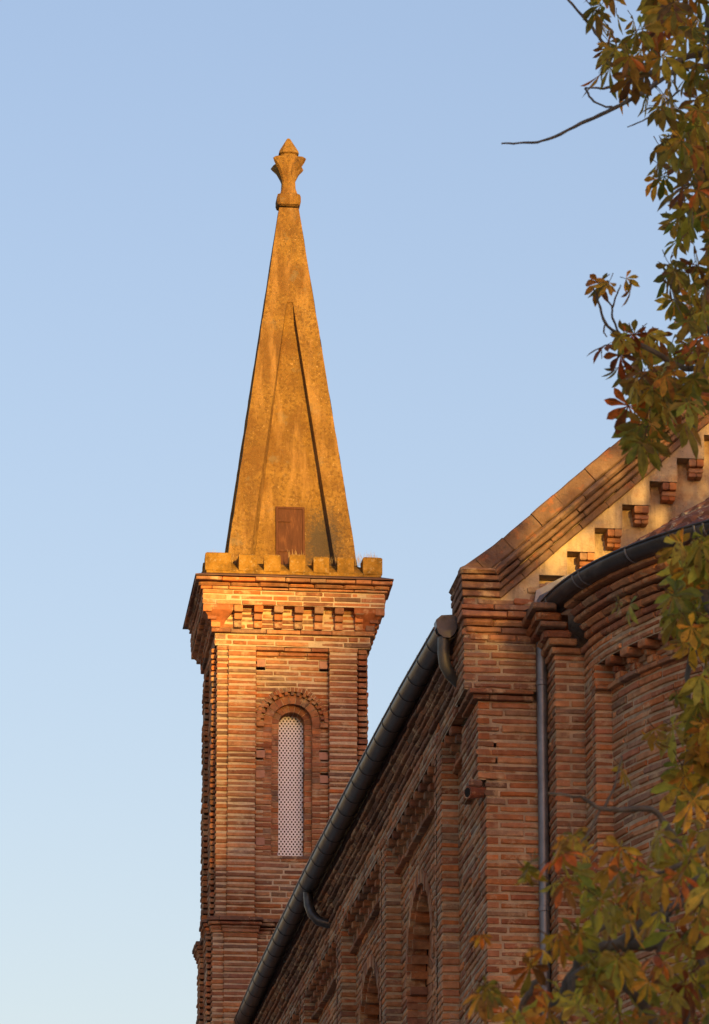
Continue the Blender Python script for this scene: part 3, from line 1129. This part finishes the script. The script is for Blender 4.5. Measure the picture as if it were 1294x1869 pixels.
# mirror half of the gable, out of frame
rows = [[(XC, yo - .15, rake(XC)), (XC, yo - .15, rake(XC) - .5), (XC, yo + .3, rake(XC) - .5), (XC, yo + .3, rake(XC))],
        [(16.9, yo - .15, 15.1), (16.9, yo - .15, 14.6), (16.9, yo + .3, 14.6), (16.9, yo + .3, 15.1)]]
mb.grid(rows, 0, closed=True)
nbuild(mb, "raking_cornice", M['coping'])
mb = MB()                                            # level courses closing the cornice on the kneeler
kp = [(6.56, 45.12), (6.56, YE), (6.9, YE)]
for z0, z1, off, ch, xe_ in ((14.945, 15.01, 0.05, .006, 6.90), (15.015, 15.083, 0.09, .006, 6.90), (15.088, 15.135, 0.125, .006, 6.89), (15.14, 15.205, 0.17, .03, 6.86)):
    kq = offset_path(kp, off)
    kq = [(6.56 - off * .25, 45.12), (6.56 - off * .25, YE - off), (xe_, YE - off)]
    brick_path(mb, kq, z0, z1, course=z1 - z0, joint=.006, blen=.5, depth=.2, proud=0, ch=ch, dull=.8, back=False)
# sloping back of the kneeler, rising with the roof
mb.prism([(6.525, 44.36, 15.2), (6.9, 44.36, 15.2), (6.9, 45.15, 15.2), (6.525, 45.15, 15.2)],
         [(6.56, 44.38, 15.22), (6.9, 44.38, 15.48), (6.9, 45.1, 15.48), (6.56, 45.1, 15.22)], 0, (.2, .13, .1))
nbuild(mb, "kneeler", BM)

# added dark block, unseen: stops sky showing through gaps round the windows
mb = MB()
mb.prism([(7.3, 45.0, 0), (16.4, 45.0, 0), (16.4, 62.8, 0), (7.3, 62.8, 0)], [(7.3, 45.0, 14.6), (16.4, 45.0, 14.6), (16.4, 62.8, 14.6), (7.3, 62.8, 14.6)])
nbuild(mb, "dark_block", M['dark'])

# nave roof
mb = MB()
zr = 14.72
mb.prism([(6.40, 45.0, zr), (6.40, 63.0, zr), (XC, 63.0, zr + 3.9), (XC, 45.0, zr + 3.9)], [(6.40, 45.0, zr + .08), (6.40, 63.0, zr + .08), (XC, 63.0, zr + 3.98), (XC, 45.0, zr + 3.98)])
mb.prism([(XC, 45.0, zr + 3.9), (XC, 63.0, zr + 3.9), (17.0, 63.0, zr), (17.0, 45.0, zr)], [(XC, 45.0, zr + 3.98), (XC, 63.0, zr + 3.98), (17.0, 63.0, zr + .08), (17.0, 45.0, zr + .08)])
mb.prism([(6.5, 45.1, 14.66), (6.5, 63, 14.66), (7.0, 63, 14.66), (7.0, 45.1, 14.66)], [(6.5, 45.1, 14.72), (6.5, 63, 14.72), (7.0, 63, 14.72), (7.0, 45.1, 14.72)])
nbuild(mb, "roof", M['tile'])

# eaves gutter: half round zinc with a rolled front bead and joint collars
GX = [(y, x + .024) for y, x in [(44.85, 6.425), (46.8, 6.385), (48.5, 6.365), (50.2, 6.352), (53.2, 6.337), (55, 6.332), (57.1, 6.34), (60.3, 6.352), (63.4, 6.392)]]


def gx(y):
    for (a, b), (c, d) in zip(GX, GX[1:]):
        if y <= c:
            return b + (d - b) * (y - a) / (c - a)
    return GX[-1][1]


GR, GZ = 0.112, 14.74
mb = MB()
rows = []
y = 44.85
while y <= 63.4:
    x = gx(y)
    ring = []
    for k in range(13):
        a = math.pi + math.pi * k / 12
        ring.append((x + GR * math.cos(a), y, GZ + GR * math.sin(a)))
    for k in range(12, -1, -1):
        a = math.pi + math.pi * k / 12
        ring.append((x + (GR - .006) * math.cos(a), y, GZ + (GR - .006) * math.sin(a)))
    rows.append(ring)
    y += 0.3
mb.grid(rows, closed=True)
mb.poly(rows[0])
gut = nbuild(mb, "eaves_gutter", M['zinc'], smooth=True)
mb = MB()
mb.tube([(gx(44.85 + .5 * k) - GR, 44.85 + .5 * k, GZ + .004) for k in range(38)], .011, 8)
nbuild(mb, "front_bead", M['zinc'], gut, True)
y = 45.3
while y < 63.2:
    mb = MB()
    x = gx(y)
    rws = []
    for yy, rr2 in ((y, GR + .001), (y + .004, GR + .006), (y + .024, GR + .006), (y + .028, GR + .001)):
        rws.append([(x + rr2 * math.cos(math.pi + math.pi * k / 12), yy, GZ + rr2 * math.sin(math.pi + math.pi * k / 12)) for k in range(-1, 14)])
    mb.grid(rws)
    nbuild(mb, "joint_collar", M['zinc'], gut, True)
    y += 0.58
# near end: shaped stop box and the elbow outlets
mb = MB()
xe = gx(44.85)
cap = [(-.1, .07), (-.095, .0), (-.075, -.06), (-.03, -.1), (.03, -.1), (.075, -.06), (.1, .0), (.1, .1), (.06, .125), (-.05, .115)]
mb.prism([(xe + a, 44.80, GZ + b) for a, b in cap], [(xe + a, 44.95, GZ + b) for a, b in cap])
nbuild(mb, "gutter_end", M['zinc'], gut)
mb = MB()
mb.tube([(xe - .02, 44.87, 14.66), (xe - .02, 44.88, 14.5), (xe - .005, 44.9, 14.4), (xe + .05, 44.94, 14.32), (xe + .13, 45.0, 14.27), (xe + .2, 45.06, 14.25)], .056, 14)
nbuild(mb, "outlet_pipe", M['mid_zinc'], gut, True)
mb = MB()
xo, yo2 = gx(55.3), 55.3
mb.tube([(xo, yo2, 14.68), (xo + .01, yo2, 14.5), (xo + .04, yo2 - .05, 14.38), (xo + .11, yo2 - .1, 14.29), (xo + .2, yo2 - .12, 14.26), (xo + .32, yo2 - .13, 14.245)], .055, 14)
nbuild(mb, "outlet_pipe", M['zinc'], gut, True)

# ================================================================ APSE
apse = thing("church_apse", "rounded brick apse with ringed cornice and curved zinc gutter, half hidden by autumn leaves", "apse", (11.694, 44.3, 0))
NLA = Vector((11.694, 44.3, 0))


def abuild(m, name, mats, parent=None, smooth=False):
    m.v = [(x - NLA.x, y - NLA.y, z) for x, y, z in m.v]
    return m.build(name, mats, parent or apse, smooth)


AC = (11.694, 44.318)


def arc(Rr, y_start, a_end=R(300), step=R(3)):
    a0 = math.pi + math.asin((AC[1] - y_start) / Rr)
    out = []
    a = a0
    while a < a_end:
        out.append((AC[0] + Rr * math.cos(a), AC[1] + Rr * math.sin(a)))
        a += step
    return out


RW, RU = 3.98, 4.11
lead = [(7.335, 44.62), (7.335, 44.02), (7.612, 44.02)]
apath = lead + [(7.627, 43.57)] + arc(RW, 43.57)
upath = lead + arc(RU, 43.96)
brk = MB()
brick_path(brk, apath, 10.4, 13.86, dull=.08, depth=.13)
brick_path(brk, lead + [(7.627, 43.57)] + arc(RW - .02, 43.57), 13.86, 14.08, dull=.1)
brick_path(brk, upath, 14.08, 14.29, dull=.08)
bpts = [(7.34, 44.6)] + arc(RW - .02, 44.3)
brk.grid([[(x, y, 0) for x, y in bpts], [(x, y, 10.4) for x, y in bpts]], 0, (.3, .12, .07))
abuild(brk, "wall", BM)
mb = MB()
courses(mb, [(7.627, 43.57)] + arc(RW, 43.57), [(13.82, 13.87, .055, .006)], dull=.3)
abuild(mb, "frieze_ledge", BM)
mb = MB()
courses(mb, upath, [(14.29, 14.355, .03, .01), (14.36, 14.43, .06, .012), (14.435, 14.505, .105, .03), (14.51, 14.565, .15, .01), (14.57, 14.65, .19, .03), (14.655, 14.72, .235, .01)], dull=.15, blen=.36)
abuild(mb, "cornice", BM)


def apse_corbel():
    m = MB()
    m.box(-0.06, 0.06, -0.15, 0.02, 14.005, 14.078, 0, brick_tint(), 0.005, 0.01)
    m.box(-0.055, 0.0, -0.085, 0.02, 13.945, 14.0, 0, brick_tint(), 0.005, 0.008)
    m.box(-0.05, 0.055, -0.06, 0.02, 13.875, 13.94, 0, brick_tint(), 0.004, 0.008)
    return m


a = math.pi + R(14.5)
while a < R(290):
    put_corbel(apse, (AC[0] + (RW - .01) * math.cos(a) - NLA.x, AC[1] + (RW - .01) * math.sin(a) - NLA.y, 0), a - R(270), build=apse_corbel)
    a += R(4.3)

# curved gutter
Rg = 4.36
gpts = [(7.215, 44.46)] + arc(Rg, 44.2, R(300), R(2.5))
mb = MB()
rows = []
for x, y in gpts:
    d = Vector((x - AC[0], y - AC[1], 0)).normalized()
    rows.append([Vector((x, y, 14.80)) + d * .112 * math.cos(math.pi * k / 12) - Vector((0, 0, .112 * math.sin(math.pi * k / 12))) for k in range(13)]
                + [Vector((x, y, 14.80)) + d * .105 * math.cos(math.pi * k / 12) - Vector((0, 0, .105 * math.sin(math.pi * k / 12))) for k in range(12, -1, -1)])
mb.grid(rows, closed=True)
mb.poly(rows[0])
agut = abuild(mb, "curved_gutter", M['zinc'], smooth=True)
mb = MB()
mb.tube([(AC[0] + (p[0] - AC[0]) * (Rg + .112) / Rg, AC[1] + (p[1] - AC[1]) * (Rg + .112) / Rg, 14.805) for p in gpts], .011, 8)
abuild(mb, "front_bead", M['zinc'], agut, True)
for deg in (5.0, 14.5, 16.2, 26.5, 38.0, 39.3, 50, 62):
    a = math.pi + R(deg)
    mb = MB()
    rows = []
    for da, rr2 in ((0, .113), (.0007, .118), (.004, .118), (.0047, .113)):
        d = Vector((math.cos(a + da), math.sin(a + da), 0))
        c_ = Vector((AC[0], AC[1], 14.80)) + d * Rg
        rows.append([c_ + d * rr2 * math.cos(math.pi * k / 12) - Vector((0, 0, rr2 * math.sin(math.pi * k / 12))) for k in range(13)])
    mb.grid(rows)
    abuild(mb, "joint_collar", M['bright_zinc'], agut, True)

# conical roof with rows of curved cover tiles running up it
mb = MB()
a0, a1 = math.pi - R(2), R(330)
rows = []
for k in range(73):
    a = a0 + (a1 - a0) * k / 72
    rows.append([(AC[0] + r_ * math.cos(a), min(AC[1] + r_ * math.sin(a), 44.58), 14.69 + .68 * (4.4 - r_)) for r_ in (4.4, 3.3, 2.2, 1.1, .1)])
mb.grid(rows)
aroof = abuild(mb, "roof", M['tile'])
for k in range(30):
    a = math.pi + R(7.2 + 3.75 * k)
    d = Vector((math.cos(a), math.sin(a), 0))
    t = Vector((-d.y, d.x, 0))
    mb = MB()
    r_ = 4.4
    while r_ > 1.2:
        L = .46
        rad = .088
        j = random.uniform(-.008, .008)
        tn = random.uniform(.8, 1.2)
        rws = []
        for rr_2, rd, lf in ((r_, rad, .035), (r_ - .02, rad + .004, .035), (r_ - L - .04, rad * .8, .012)):
            c_ = Vector((AC[0], AC[1], 14.69 + .68 * (4.4 - rr_2) + lf)) + d * rr_2 + t * j
            rws.append([c_ + t * rd * math.cos(math.pi * q / 10) + Vector((0, 0, 1)) * rd * math.sin(math.pi * q / 10) for q in range(11)])
        mb.grid(rws)
        mb.poly(rws[0])
        r_ -= L
    mb.v = [(x, min(y, 44.5), z) for x, y, z in mb.v]
    abuild(mb, "tile_row", M['tile'], aroof, False)
mb = MB()                                            # zinc flashing between gable and gutter
pl = [(7.24, 15.02), (7.50, 15.165), (7.60, 15.2), (7.62, 15.03), (7.30, 14.82), (7.17, 14.79), (7.22, 14.9)]
mb.prism([(x, 44.43, z) for x, z in pl], [(x, 44.47, z) for x, z in pl])
mb.prism([(7.52, 44.40, 15.09), (7.52, 44.43, 15.105), (7.27, 44.43, 14.97), (7.27, 44.40, 14.955)], [(7.6, 44.3, 14.99), (7.6, 44.33, 15.0), (7.2, 44.33, 14.82), (7.2, 44.3, 14.81)])
abuild(mb, "flashing", M['bright_zinc'])

mb = MB()                                            # downpipe in the corner
mb.tube([(7.283, 44.43, 14.56), (7.283, 44.43, 6.0), (7.283, 44.43, 0.1)], .05, 16)
dp = abuild(mb, "downpipe", M['bright_zinc'], smooth=True)
for z in (14.12, 11.98, 9.8):
    mb = MB()
    mb.tube([(7.283, 44.43, z - .025), (7.283, 44.43, z - .02), (7.283, 44.43, z + .02), (7.283, 44.43, z + .025)], [.051, .057, .057, .051], 16)
    mb.box(7.27, 7.296, 44.47, 44.55, z - .015, z + .015)
    abuild(mb, "pipe_collar", M['bright_zinc'], dp, False)

# ================================================================ CHESTNUT TREE
TX, TY = 9.6, 24.5
tree = thing("chestnut_tree", "large chestnut tree with yellowing and rusty autumn leaves hanging in front of the church", "tree", (TX, TY, 0))
GREENS = [(.21, .2, .026), (.15, .165, .024), (.26, .22, .028), (.3, .23, .028), (.19, .15, .024)]
OCHRE = [(.4, .25, .025), (.5, .28, .025), (.44, .18, .022), (.3, .16, .022)]
RUSTS = [(.42, .12, .02), (.28, .08, .018), (.2, .075, .022), (.48, .16, .02)]
MIXED = [(.28, .16, .025), (.42, .12, .02), (.24, .19, .026), (.2, .09, .022)]
BROWNS = [(.16, .1, .03), (.2, .12, .025), (.13, .075, .025)]
LEAFLET = []
_rows = 5
for q in range(_rows + 1):
    t = q / _rows
    wd = [0.012, 0.045, 0.11, 0.175, 0.15, 0.0][q]
    LEAFLET.append((t, wd))


def leaf(m, p, down, size, pal):
    """palmate leaf: five to seven obovate leaflets drooping from the end of a stalk"""
    out = Vector((random.uniform(-1, 1), random.uniform(-1, 1), random.uniform(-.25, .5))).normalized()
    ax = (Vector((0, 0, -1)) * down + out * (1 - down * .5)).normalized()
    side = ax.cross(Vector((random.uniform(-1, 1), random.uniform(-1, 1), random.uniform(-.4, .4)))).normalized()
    nrm = side.cross(ax)
    n = random.choice((5, 5, 6, 7))
    tint = random.choice(pal)
    kk = random.uniform(.7, 1.65)
    p = Vector(p)
    m.tube([p - ax * size * .55 - nrm * size * .12, p - ax * size * .2, p], [.0028, .0022, .0018], 4, 0, (.12, .07, .03), False)
    for i in range(n):
        a = (i - (n - 1) / 2) * R(random.uniform(34, 50))
        L = size * (1.0 - .28 * abs(i - (n - 1) / 2) / ((n - 1) / 2)) * random.uniform(.85, 1.1)
        d = ax * math.cos(a) + side * math.sin(a)
        s_ = side * math.cos(a) - ax * math.sin(a)
        curl = random.uniform(-.1, .5)
        fold = random.uniform(.1, .5)
        tt = tuple(min(1, c * kk * random.uniform(.85, 1.15)) for c in (tint if random.random() < .45 else random.choice(pal)))
        rows = []
        for t, wd in LEAFLET:
            c = p + d * (L * t) - nrm * (curl * L * t * t) + Vector((0, 0, -1)) * (.18 * L * t * t)
            e = random.uniform(.88, 1.1)
            lift = nrm * (wd * L * fold)
            rows.append([c - s_ * wd * L * e + lift, c, c + s_ * wd * L * e + lift])
        m.grid(rows, 0, tt)


def in_poly(x, y, P):
    c = False
    for (x1, y1), (x2, y2) in zip(P, P[1:] + P[:1]):
        if (y1 > y) != (y2 > y) and x < (x2 - x1) * (y - y1) / (y2 - y1) + x1:
            c = not c
    return c


def clump(m, poly, Y0, Y1, n, size, pals, down=.75, gaps=None):
    """leaves through the volume behind an outline given in photo pixels, between depths Y0 and Y1"""
    xs, ys = [p[0] for p in poly], [p[1] for p in poly]
    k = 0
    while k < n:
        x, y = random.uniform(min(xs), max(xs)), random.uniform(min(ys), max(ys))
        if not in_poly(x, y, poly):
            continue
        if gaps and any(((x - g0) / g2) ** 2 + ((y - g1) / g3) ** 2 < 1 for g0, g1, g2, g3 in gaps):
            if random.random() < .9:
                k += 1
                continue
        k += 1
        leaf(m, at(x, y, random.uniform(Y0, Y1)), down * random.uniform(.6, 1.15), size * random.uniform(.75, 1.2), random.choice(pals))


crown = MB()
LIMES = [(.34, .3, .035), (.26, .26, .032), (.42, .34, .04), (.3, .24, .03)]
UP = [GREENS] * 6 + [LIMES, LIMES, BROWNS, OCHRE, OCHRE, MIXED]
UPD = [GREENS, GREENS, GREENS, GREENS, OCHRE, RUSTS]
upper = [(1090, -60), (1078, 20), (1105, 60), (1085, 95), (1090, 140), (1130, 150), (1165, 185), (1205, 225), (1195, 290), (1190, 335), (1225, 380), (1225, 430), (1215, 470), (1205, 540), (1200, 590), (1165, 620), (1150, 660), (1165, 690),
         (1150, 740), (1180, 770), (1205, 730), (1250, 690), (1310, 650), (1420, 600), (1450, -60)]
gaps_u = [(1160, 160, 22, 14), (1140, 50, 14, 20), (1220, 340, 16, 40), (1250, 470, 18, 25), (1240, 560, 14, 16), (1275, 75, 10, 12), (1190, 645, 22, 20), (1255, 650, 22, 12), (1175, 560, 16, 30)]
clump(crown, upper, 22.5, 26.0, 510, .13, UP, .85, gaps_u)
clump(crown, [(1160, 690), (1140, 735), (1150, 775), (1160, 815), (1185, 825), (1195, 780), (1230, 770), (1255, 790), (1265, 740), (1290, 700), (1240, 670)], 22.5, 23.5, 34, .15, UPD, .95)
clump(crown, [(1075, 520), (1085, 530), (1100, 520), (1090, 505)], 23.4, 23.6, 2, .1, [OCHRE, GREENS], .8)
clump(crown, [(1140, 505), (1160, 515), (1155, 540), (1140, 530)], 23.4, 23.6, 2, .11, [OCHRE, GREENS], .8)
clump(crown, [(1100, 505), (1115, 505), (1118, 520), (1100, 520)], 23.4, 23.6, 1, .1, [OCHRE, GREENS], .8)
clump(crown, [(1100, 600), (1130, 590), (1165, 610), (1150, 640), (1095, 630)], 23.2, 23.7, 6, .13, UPD, .7)
clump(crown, [(1120, 650), (1145, 640), (1150, 680), (1135, 690)], 23.2, 23.7, 3, .13, UPD, .8)
LOW = [GREENS, LIMES, LIMES, OCHRE]
clump(crown, [(1235, 985), (1225, 1060), (1222, 1120), (1240, 1190), (1262, 1260), (1240, 1300), (1225, 1330), (1235, 1400), (1225, 1450), (1300, 1480), (1360, 1300), (1350, 980), (1265, 965)], 20.5, 22.0, 135, .135, LOW, .85,
      [(1262, 1215, 20, 30)])
clump(crown, [(1125, 1095), (1150, 1095), (1160, 1130), (1130, 1120)], 21.5, 22.0, 2, .09, [GREENS], .9)
clump(crown, [(1225, 1255), (1245, 1255), (1240, 1270), (1225, 1270)], 21.5, 22.0, 2, .09, [GREENS], .9)
clump(crown, [(1185, 1330), (1205, 1330), (1205, 1350), (1190, 1350)], 21.5, 22.0, 2, .09, [RUSTS, OCHRE], .9)
clump(crown, [(1130, 1395), (1150, 1395), (1145, 1410), (1130, 1410)], 21.0, 22.0, 1, .09, [OCHRE], .9)
LMIX = [GREENS, LIMES, LIMES, LIMES, OCHRE, OCHRE, GREENS, MIXED, RUSTS]
low = [(1010, 1540), (1040, 1520), (1110, 1540), (1180, 1540), (1230, 1490), (1310, 1490), (1400, 1550), (1400, 1990), (900, 1990), (905, 1860), (930, 1800), (980, 1740), (1010, 1690), (1060, 1690), (1040, 1640), (1000, 1610)]
gaps_l = [(1060, 1665, 40, 26), (1160, 1720, 40, 20), (1010, 1760, 34, 40), (1130, 1780, 30, 14), (1180, 1840, 50, 14), (1220, 1640, 22, 22), (1270, 1830, 25, 20), (960, 1810, 26, 40), (1090, 1830, 20, 30)]
clump(crown, low, 16.5, 19.0, 400, .102, LMIX, .8, gaps_l)
clump(crown, [(945, 1575), (975, 1560), (1000, 1580), (965, 1610)], 17.5, 18.0, 4, .09, [GREENS, OCHRE], .8)
clump(crown, [(875, 1800), (905, 1795), (915, 1840), (880, 1850)], 17.5, 18.0, 5, .09, [OCHRE, GREENS], .8)
clump(crown, [(1000, 1710), (1030, 1710), (1025, 1750), (1005, 1750)], 17, 17.3, 2, .11, [OCHRE], .9)
clump(crown, [(870, 1700), (885, 1700), (885, 1710), (870, 1710)], 17.5, 18, 1, .06, [OCHRE], .8)
# the rest of the crown, right of the frame and above it
for k in range(1500):
    while True:
        x, y, z = random.uniform(-1, 1), random.uniform(-1, 1), random.uniform(-1, 1)
        if .25 < x * x + y * y + z * z < 1:
            break
    X, Y_, Z_ = TX + 1.6 + x * 4.2, TY + y * 3.2, 9.4 + z * 5.6
    if X < 0.21 * Y_ + 0.25 and Z_ < 13.5:
        continue
    leaf(crown, (X, Y_, Z_), .75, .2, random.choice(UP))
for k in range(110):  # extra unseen leaf clusters, placed to dapple the sun on the gable
    X, Y_ = random.uniform(10.0, 13.2), TY + random.uniform(-2.5, 2.5)
    if random.random() < .2 + (X - 11.1) * .42:
        continue
    Z_ = 18.7 - (X - 10.3) * .42 - random.random() * 3.0
    for q in range(9):
        leaf(crown, (X + random.gauss(0, .14), Y_ + random.gauss(0, .3), Z_ + random.gauss(0, .12)), .75, .2, random.choice(UP))
crown.build("crown", M['leaf'], None)
crown_o = bpy.data.objects["crown"]
crown_o.parent = tree
crown_o.location = (-TX, -TY, 0)

limbs = MB()


def limb(pts, r0, r1):
    P = [Vector(p) for p in pts]
    fine, rad = [], []
    for i in range(len(P) - 1):
        a, b = P[i], P[i + 1]
        p0, p3 = P[max(0, i - 1)], P[min(len(P) - 1, i + 2)]
        for k in range(5):
            t = k / 5
            q = 0.5 * ((2 * a) + (b - p0) * t + (2 * p0 - 5 * a + 4 * b - p3) * t * t + (3 * a - p0 - 3 * b + p3) * t ** 3)
            fine.append(q + Vector([random.uniform(-1, 1) for _ in range(3)]) * r1 * .7)
    fine.append(P[-1])
    n = len(fine)
    rad = [(r0 + (r1 - r0) * k / (n - 1)) * random.uniform(.88, 1.15) for k in range(n)]
    limbs.tube(fine, rad, 8)


trunk = MB()
trunk.tube([(TX, TY, 0), (TX, TY, 1), (TX + .05, TY, 3), (TX - .05, TY, 6), (TX, TY, 9), (TX + .2, TY, 12.5), (TX + .4, TY, 15)], [.5, .36, .3, .25, .2, .13, .05], 14)
to = trunk.build("trunk", M['bark'], tree, True)
to.location = (-TX, -TY, 0)
limb([(TX, TY, 6.0), (7.5, 24, 8.3), at(1420, 160, 24), at(1300, 122, 24)], .1, .028)
limb([at(1310, 124, 24), at(1294, 122, 24), at(1240, 125, 24), at(1180, 165, 23.8), at(1120, 198, 23.7), at(1060, 225, 23.6), at(1000, 255, 23.5), at(955, 261, 23.4), at(915, 262, 23.4)], .017, .004)
limb([(TX, TY, 8.0), (8, 24, 10), at(1400, 60, 24), at(1310, 90, 24)], .07, .02)
limb([at(1315, 88, 24), at(1240, 110, 24), at(1170, 140, 23.8), at(1110, 160, 23.8), at(1068, 160, 23.7)], .018, .004)
limb([at(1160, 130, 23.9), at(1110, 90, 23.8), at(1080, 50, 23.8), at(1038, 0, 23.8), at(1020, -25, 23.8)], .012, .004)
limb([at(1068, 160, 23.7), at(1085, 185, 23.7), at(1120, 198, 23.7)], .005, .006)
limb([at(1240, 165, 23.8), at(1200, 200, 23.6), at(1178, 218, 23.6), at(1145, 232, 23.6)], .006, .003)
limb([(TX, TY, 7.0), (8, 24, 8.6), at(1420, 420, 24), at(1320, 330, 24), at(1260, 300, 24), at(1230, 290, 24)], .05, .006)
limb([(TX, TY, 5.5), (7.6, 23.8, 7.4), at(1400, 640, 23.8), at(1310, 662, 23.6)], .07, .02)
limb([at(1312, 662, 23.6), at(1294, 665, 23.6), at(1250, 672, 23.6), at(1190, 640, 23.5), at(1130, 610, 23.5), at(1105, 590, 23.5), at(1090, 545, 23.5), at(1082, 525, 23.5)], .018, .0035)
limb([at(1130, 608, 23.5), at(1118, 580, 23.5), at(1117, 560, 23.5), at(1102, 540, 23.5), at(1100, 515, 23.5)], .006, .0035)
limb([at(1117, 562, 23.5), at(1125, 540, 23.5), at(1133, 520, 23.5)], .005, .003)
limb([at(1105, 590, 23.5), at(1102, 605, 23.5), at(1108, 615, 23.5)], .005, .003)
limb([at(1098, 640, 23.5), at(1098, 655, 23.5)], .003, .002)
limb([(TX, TY, 4.2), (7, 22.5, 6.6), at(1420, 1250, 22), at(1320, 1320, 21.5), at(1260, 1370, 21.5), at(1240, 1440, 21.5)], .05, .008)
limb([(TX, TY, 3.6), (7, 21.5, 6.2), at(1380, 1130, 21.6), at(1310, 1150, 21.6), at(1262, 1200, 21.6), at(1255, 1290, 21.6), at(1262, 1350, 21.6)], .035, .005)
limb([(TX, TY, 2.6), (6, 20, 4.6), at(1420, 1640, 18)], .07, .028)
limb([at(1425, 1640, 18), at(1294, 1602, 17.8), at(1260, 1620, 17.8), at(1225, 1660, 17.8), at(1210, 1700, 17.8), at(1200, 1760, 17.8)], .017, .01)
limb([at(1250, 1565, 17.8), at(1220, 1512, 17.8), at(1190, 1478, 17.8), at(1130, 1478, 17.8), at(1095, 1475, 17.8), at(1060, 1455, 17.8), at(1000, 1448, 17.8)], .014, .005)
limb([at(1100, 1478, 17.8), at(1120, 1440, 17.8), at(1135, 1380, 17.8)], .006, .003)
limb([at(1095, 1480, 17.8), at(1080, 1510, 17.8), at(1060, 1540, 17.8)], .006, .003)
limb([(TX, TY, 2.4), (6, 20, 3.9), at(1420, 1900, 17.5)], .07, .04)
limb([at(1425, 1900, 17.5), at(1240, 1900, 17.5), at(1150, 1810, 17.5), at(1060, 1770, 17.5), at(1035, 1840, 17.5), at(1000, 1920, 17.5)], .022, .012)
limb([at(1200, 1720, 17.6), at(1150, 1728, 17.6), at(1090, 1728, 17.6), at(1050, 1770, 17.6), at(1010, 1840, 17.6)], .022, .014)
limb([at(1090, 1700, 17.4), at(1130, 1670, 17.4), at(1150, 1640, 17.4)], .01, .005)
limb([at(1300, 1640, 17.6), at(1210, 1660, 17.6), at(1120, 1730, 17.6)], .012, .018)
limb([at(990, 1770, 17.3), at(960, 1820, 17.3), at(940, 1860, 17.3), at(930, 1900, 17.3)], .01, .012)
limb([at(1290, 1545, 17.3), at(1240, 1580, 17.3), at(1170, 1600, 17.3)], .011, .006)
limb([at(1270, 1700, 17.3), at(1285, 1790, 17.3), at(1250, 1869, 17.3)], .012, .01)
lo = limbs.build("limbs", M['bark'], tree, True)
lo.location = (-TX, -TY, 0)

# ================================================================ distant wood behind the viewpoint (unseen; its ragged top is shaped to cast the evening shade)
uvec = Vector((math.cos(SUN_AZ), math.sin(SUN_AZ), 0))        # across the sun
qvec = Vector((-math.sin(SUN_AZ), math.cos(SUN_AZ), 0))       # away from the sun
QO = -140.0
tanE = math.tan(SUN_EL)
SKYLINE = [(x, h + 118 * 0.0612) for x, h in [(-60, 15), (0, 17), (6, 17.3), (13, 17.6), (15.1, 18.8), (15.7, 18.6), (16.3, 18.1), (17.2, 18.0), (17.5, 22.0), (17.9, 22.9), (18.3, 24.6), (18.7, 24.3), (19.1, 24.2), (19.4, 24.9), (19.75, 25.7), (20.05, 26.2), (21, 26.8), (26, 24), (60, 16)]]


def top_at(s):
    """height of the skyline along s, metres across the sun direction"""
    for (a, b), (c, d) in zip(SKYLINE, SKYLINE[1:]):
        if s <= c:
            return b + (d - b) * (s - a) / (c - a)
    return 15


mb = MB()
for k in range(26000):
    fine = k % 3 == 0
    s = random.uniform(14, 27) if fine else random.uniform(-12, 34)
    tp = top_at(s) + .12 * math.sin(s * 9.1) + .1 * math.sin(s * 17.3 + 1)
    z = tp - random.random() ** 1.6 * 2.0 if fine else random.uniform(0.8, tp - .7)
    q = QO + random.uniform(-2.5, 2.5)
    p = uvec * s + qvec * q + Vector((0, 0, z - (q - QO) * tanE))
    r_ = random.uniform(.1, .24) if fine else random.uniform(.5, .9)
    e1 = Vector([random.uniform(-1, 1) for _ in range(3)]).normalized()
    e2 = e1.orthogonal().normalized()
    mb.poly([p + e1 * r_, p + e2 * r_ * .7, p - e1 * r_, p - e2 * r_ * .7])
for s in [x * 2.7 - 10 for x in range(17)]:
    p = uvec * s + qvec * QO
    mb.tube([p, p + Vector((0, 0, top_at(s) * .8))], [.25, .08], 7)
wo = mb.build("distant_wood", M['wood'])
wo["label"], wo["category"], wo["kind"] = "belt of dark trees behind the viewpoint, seen only by its evening shadow", "wood", "stuff"
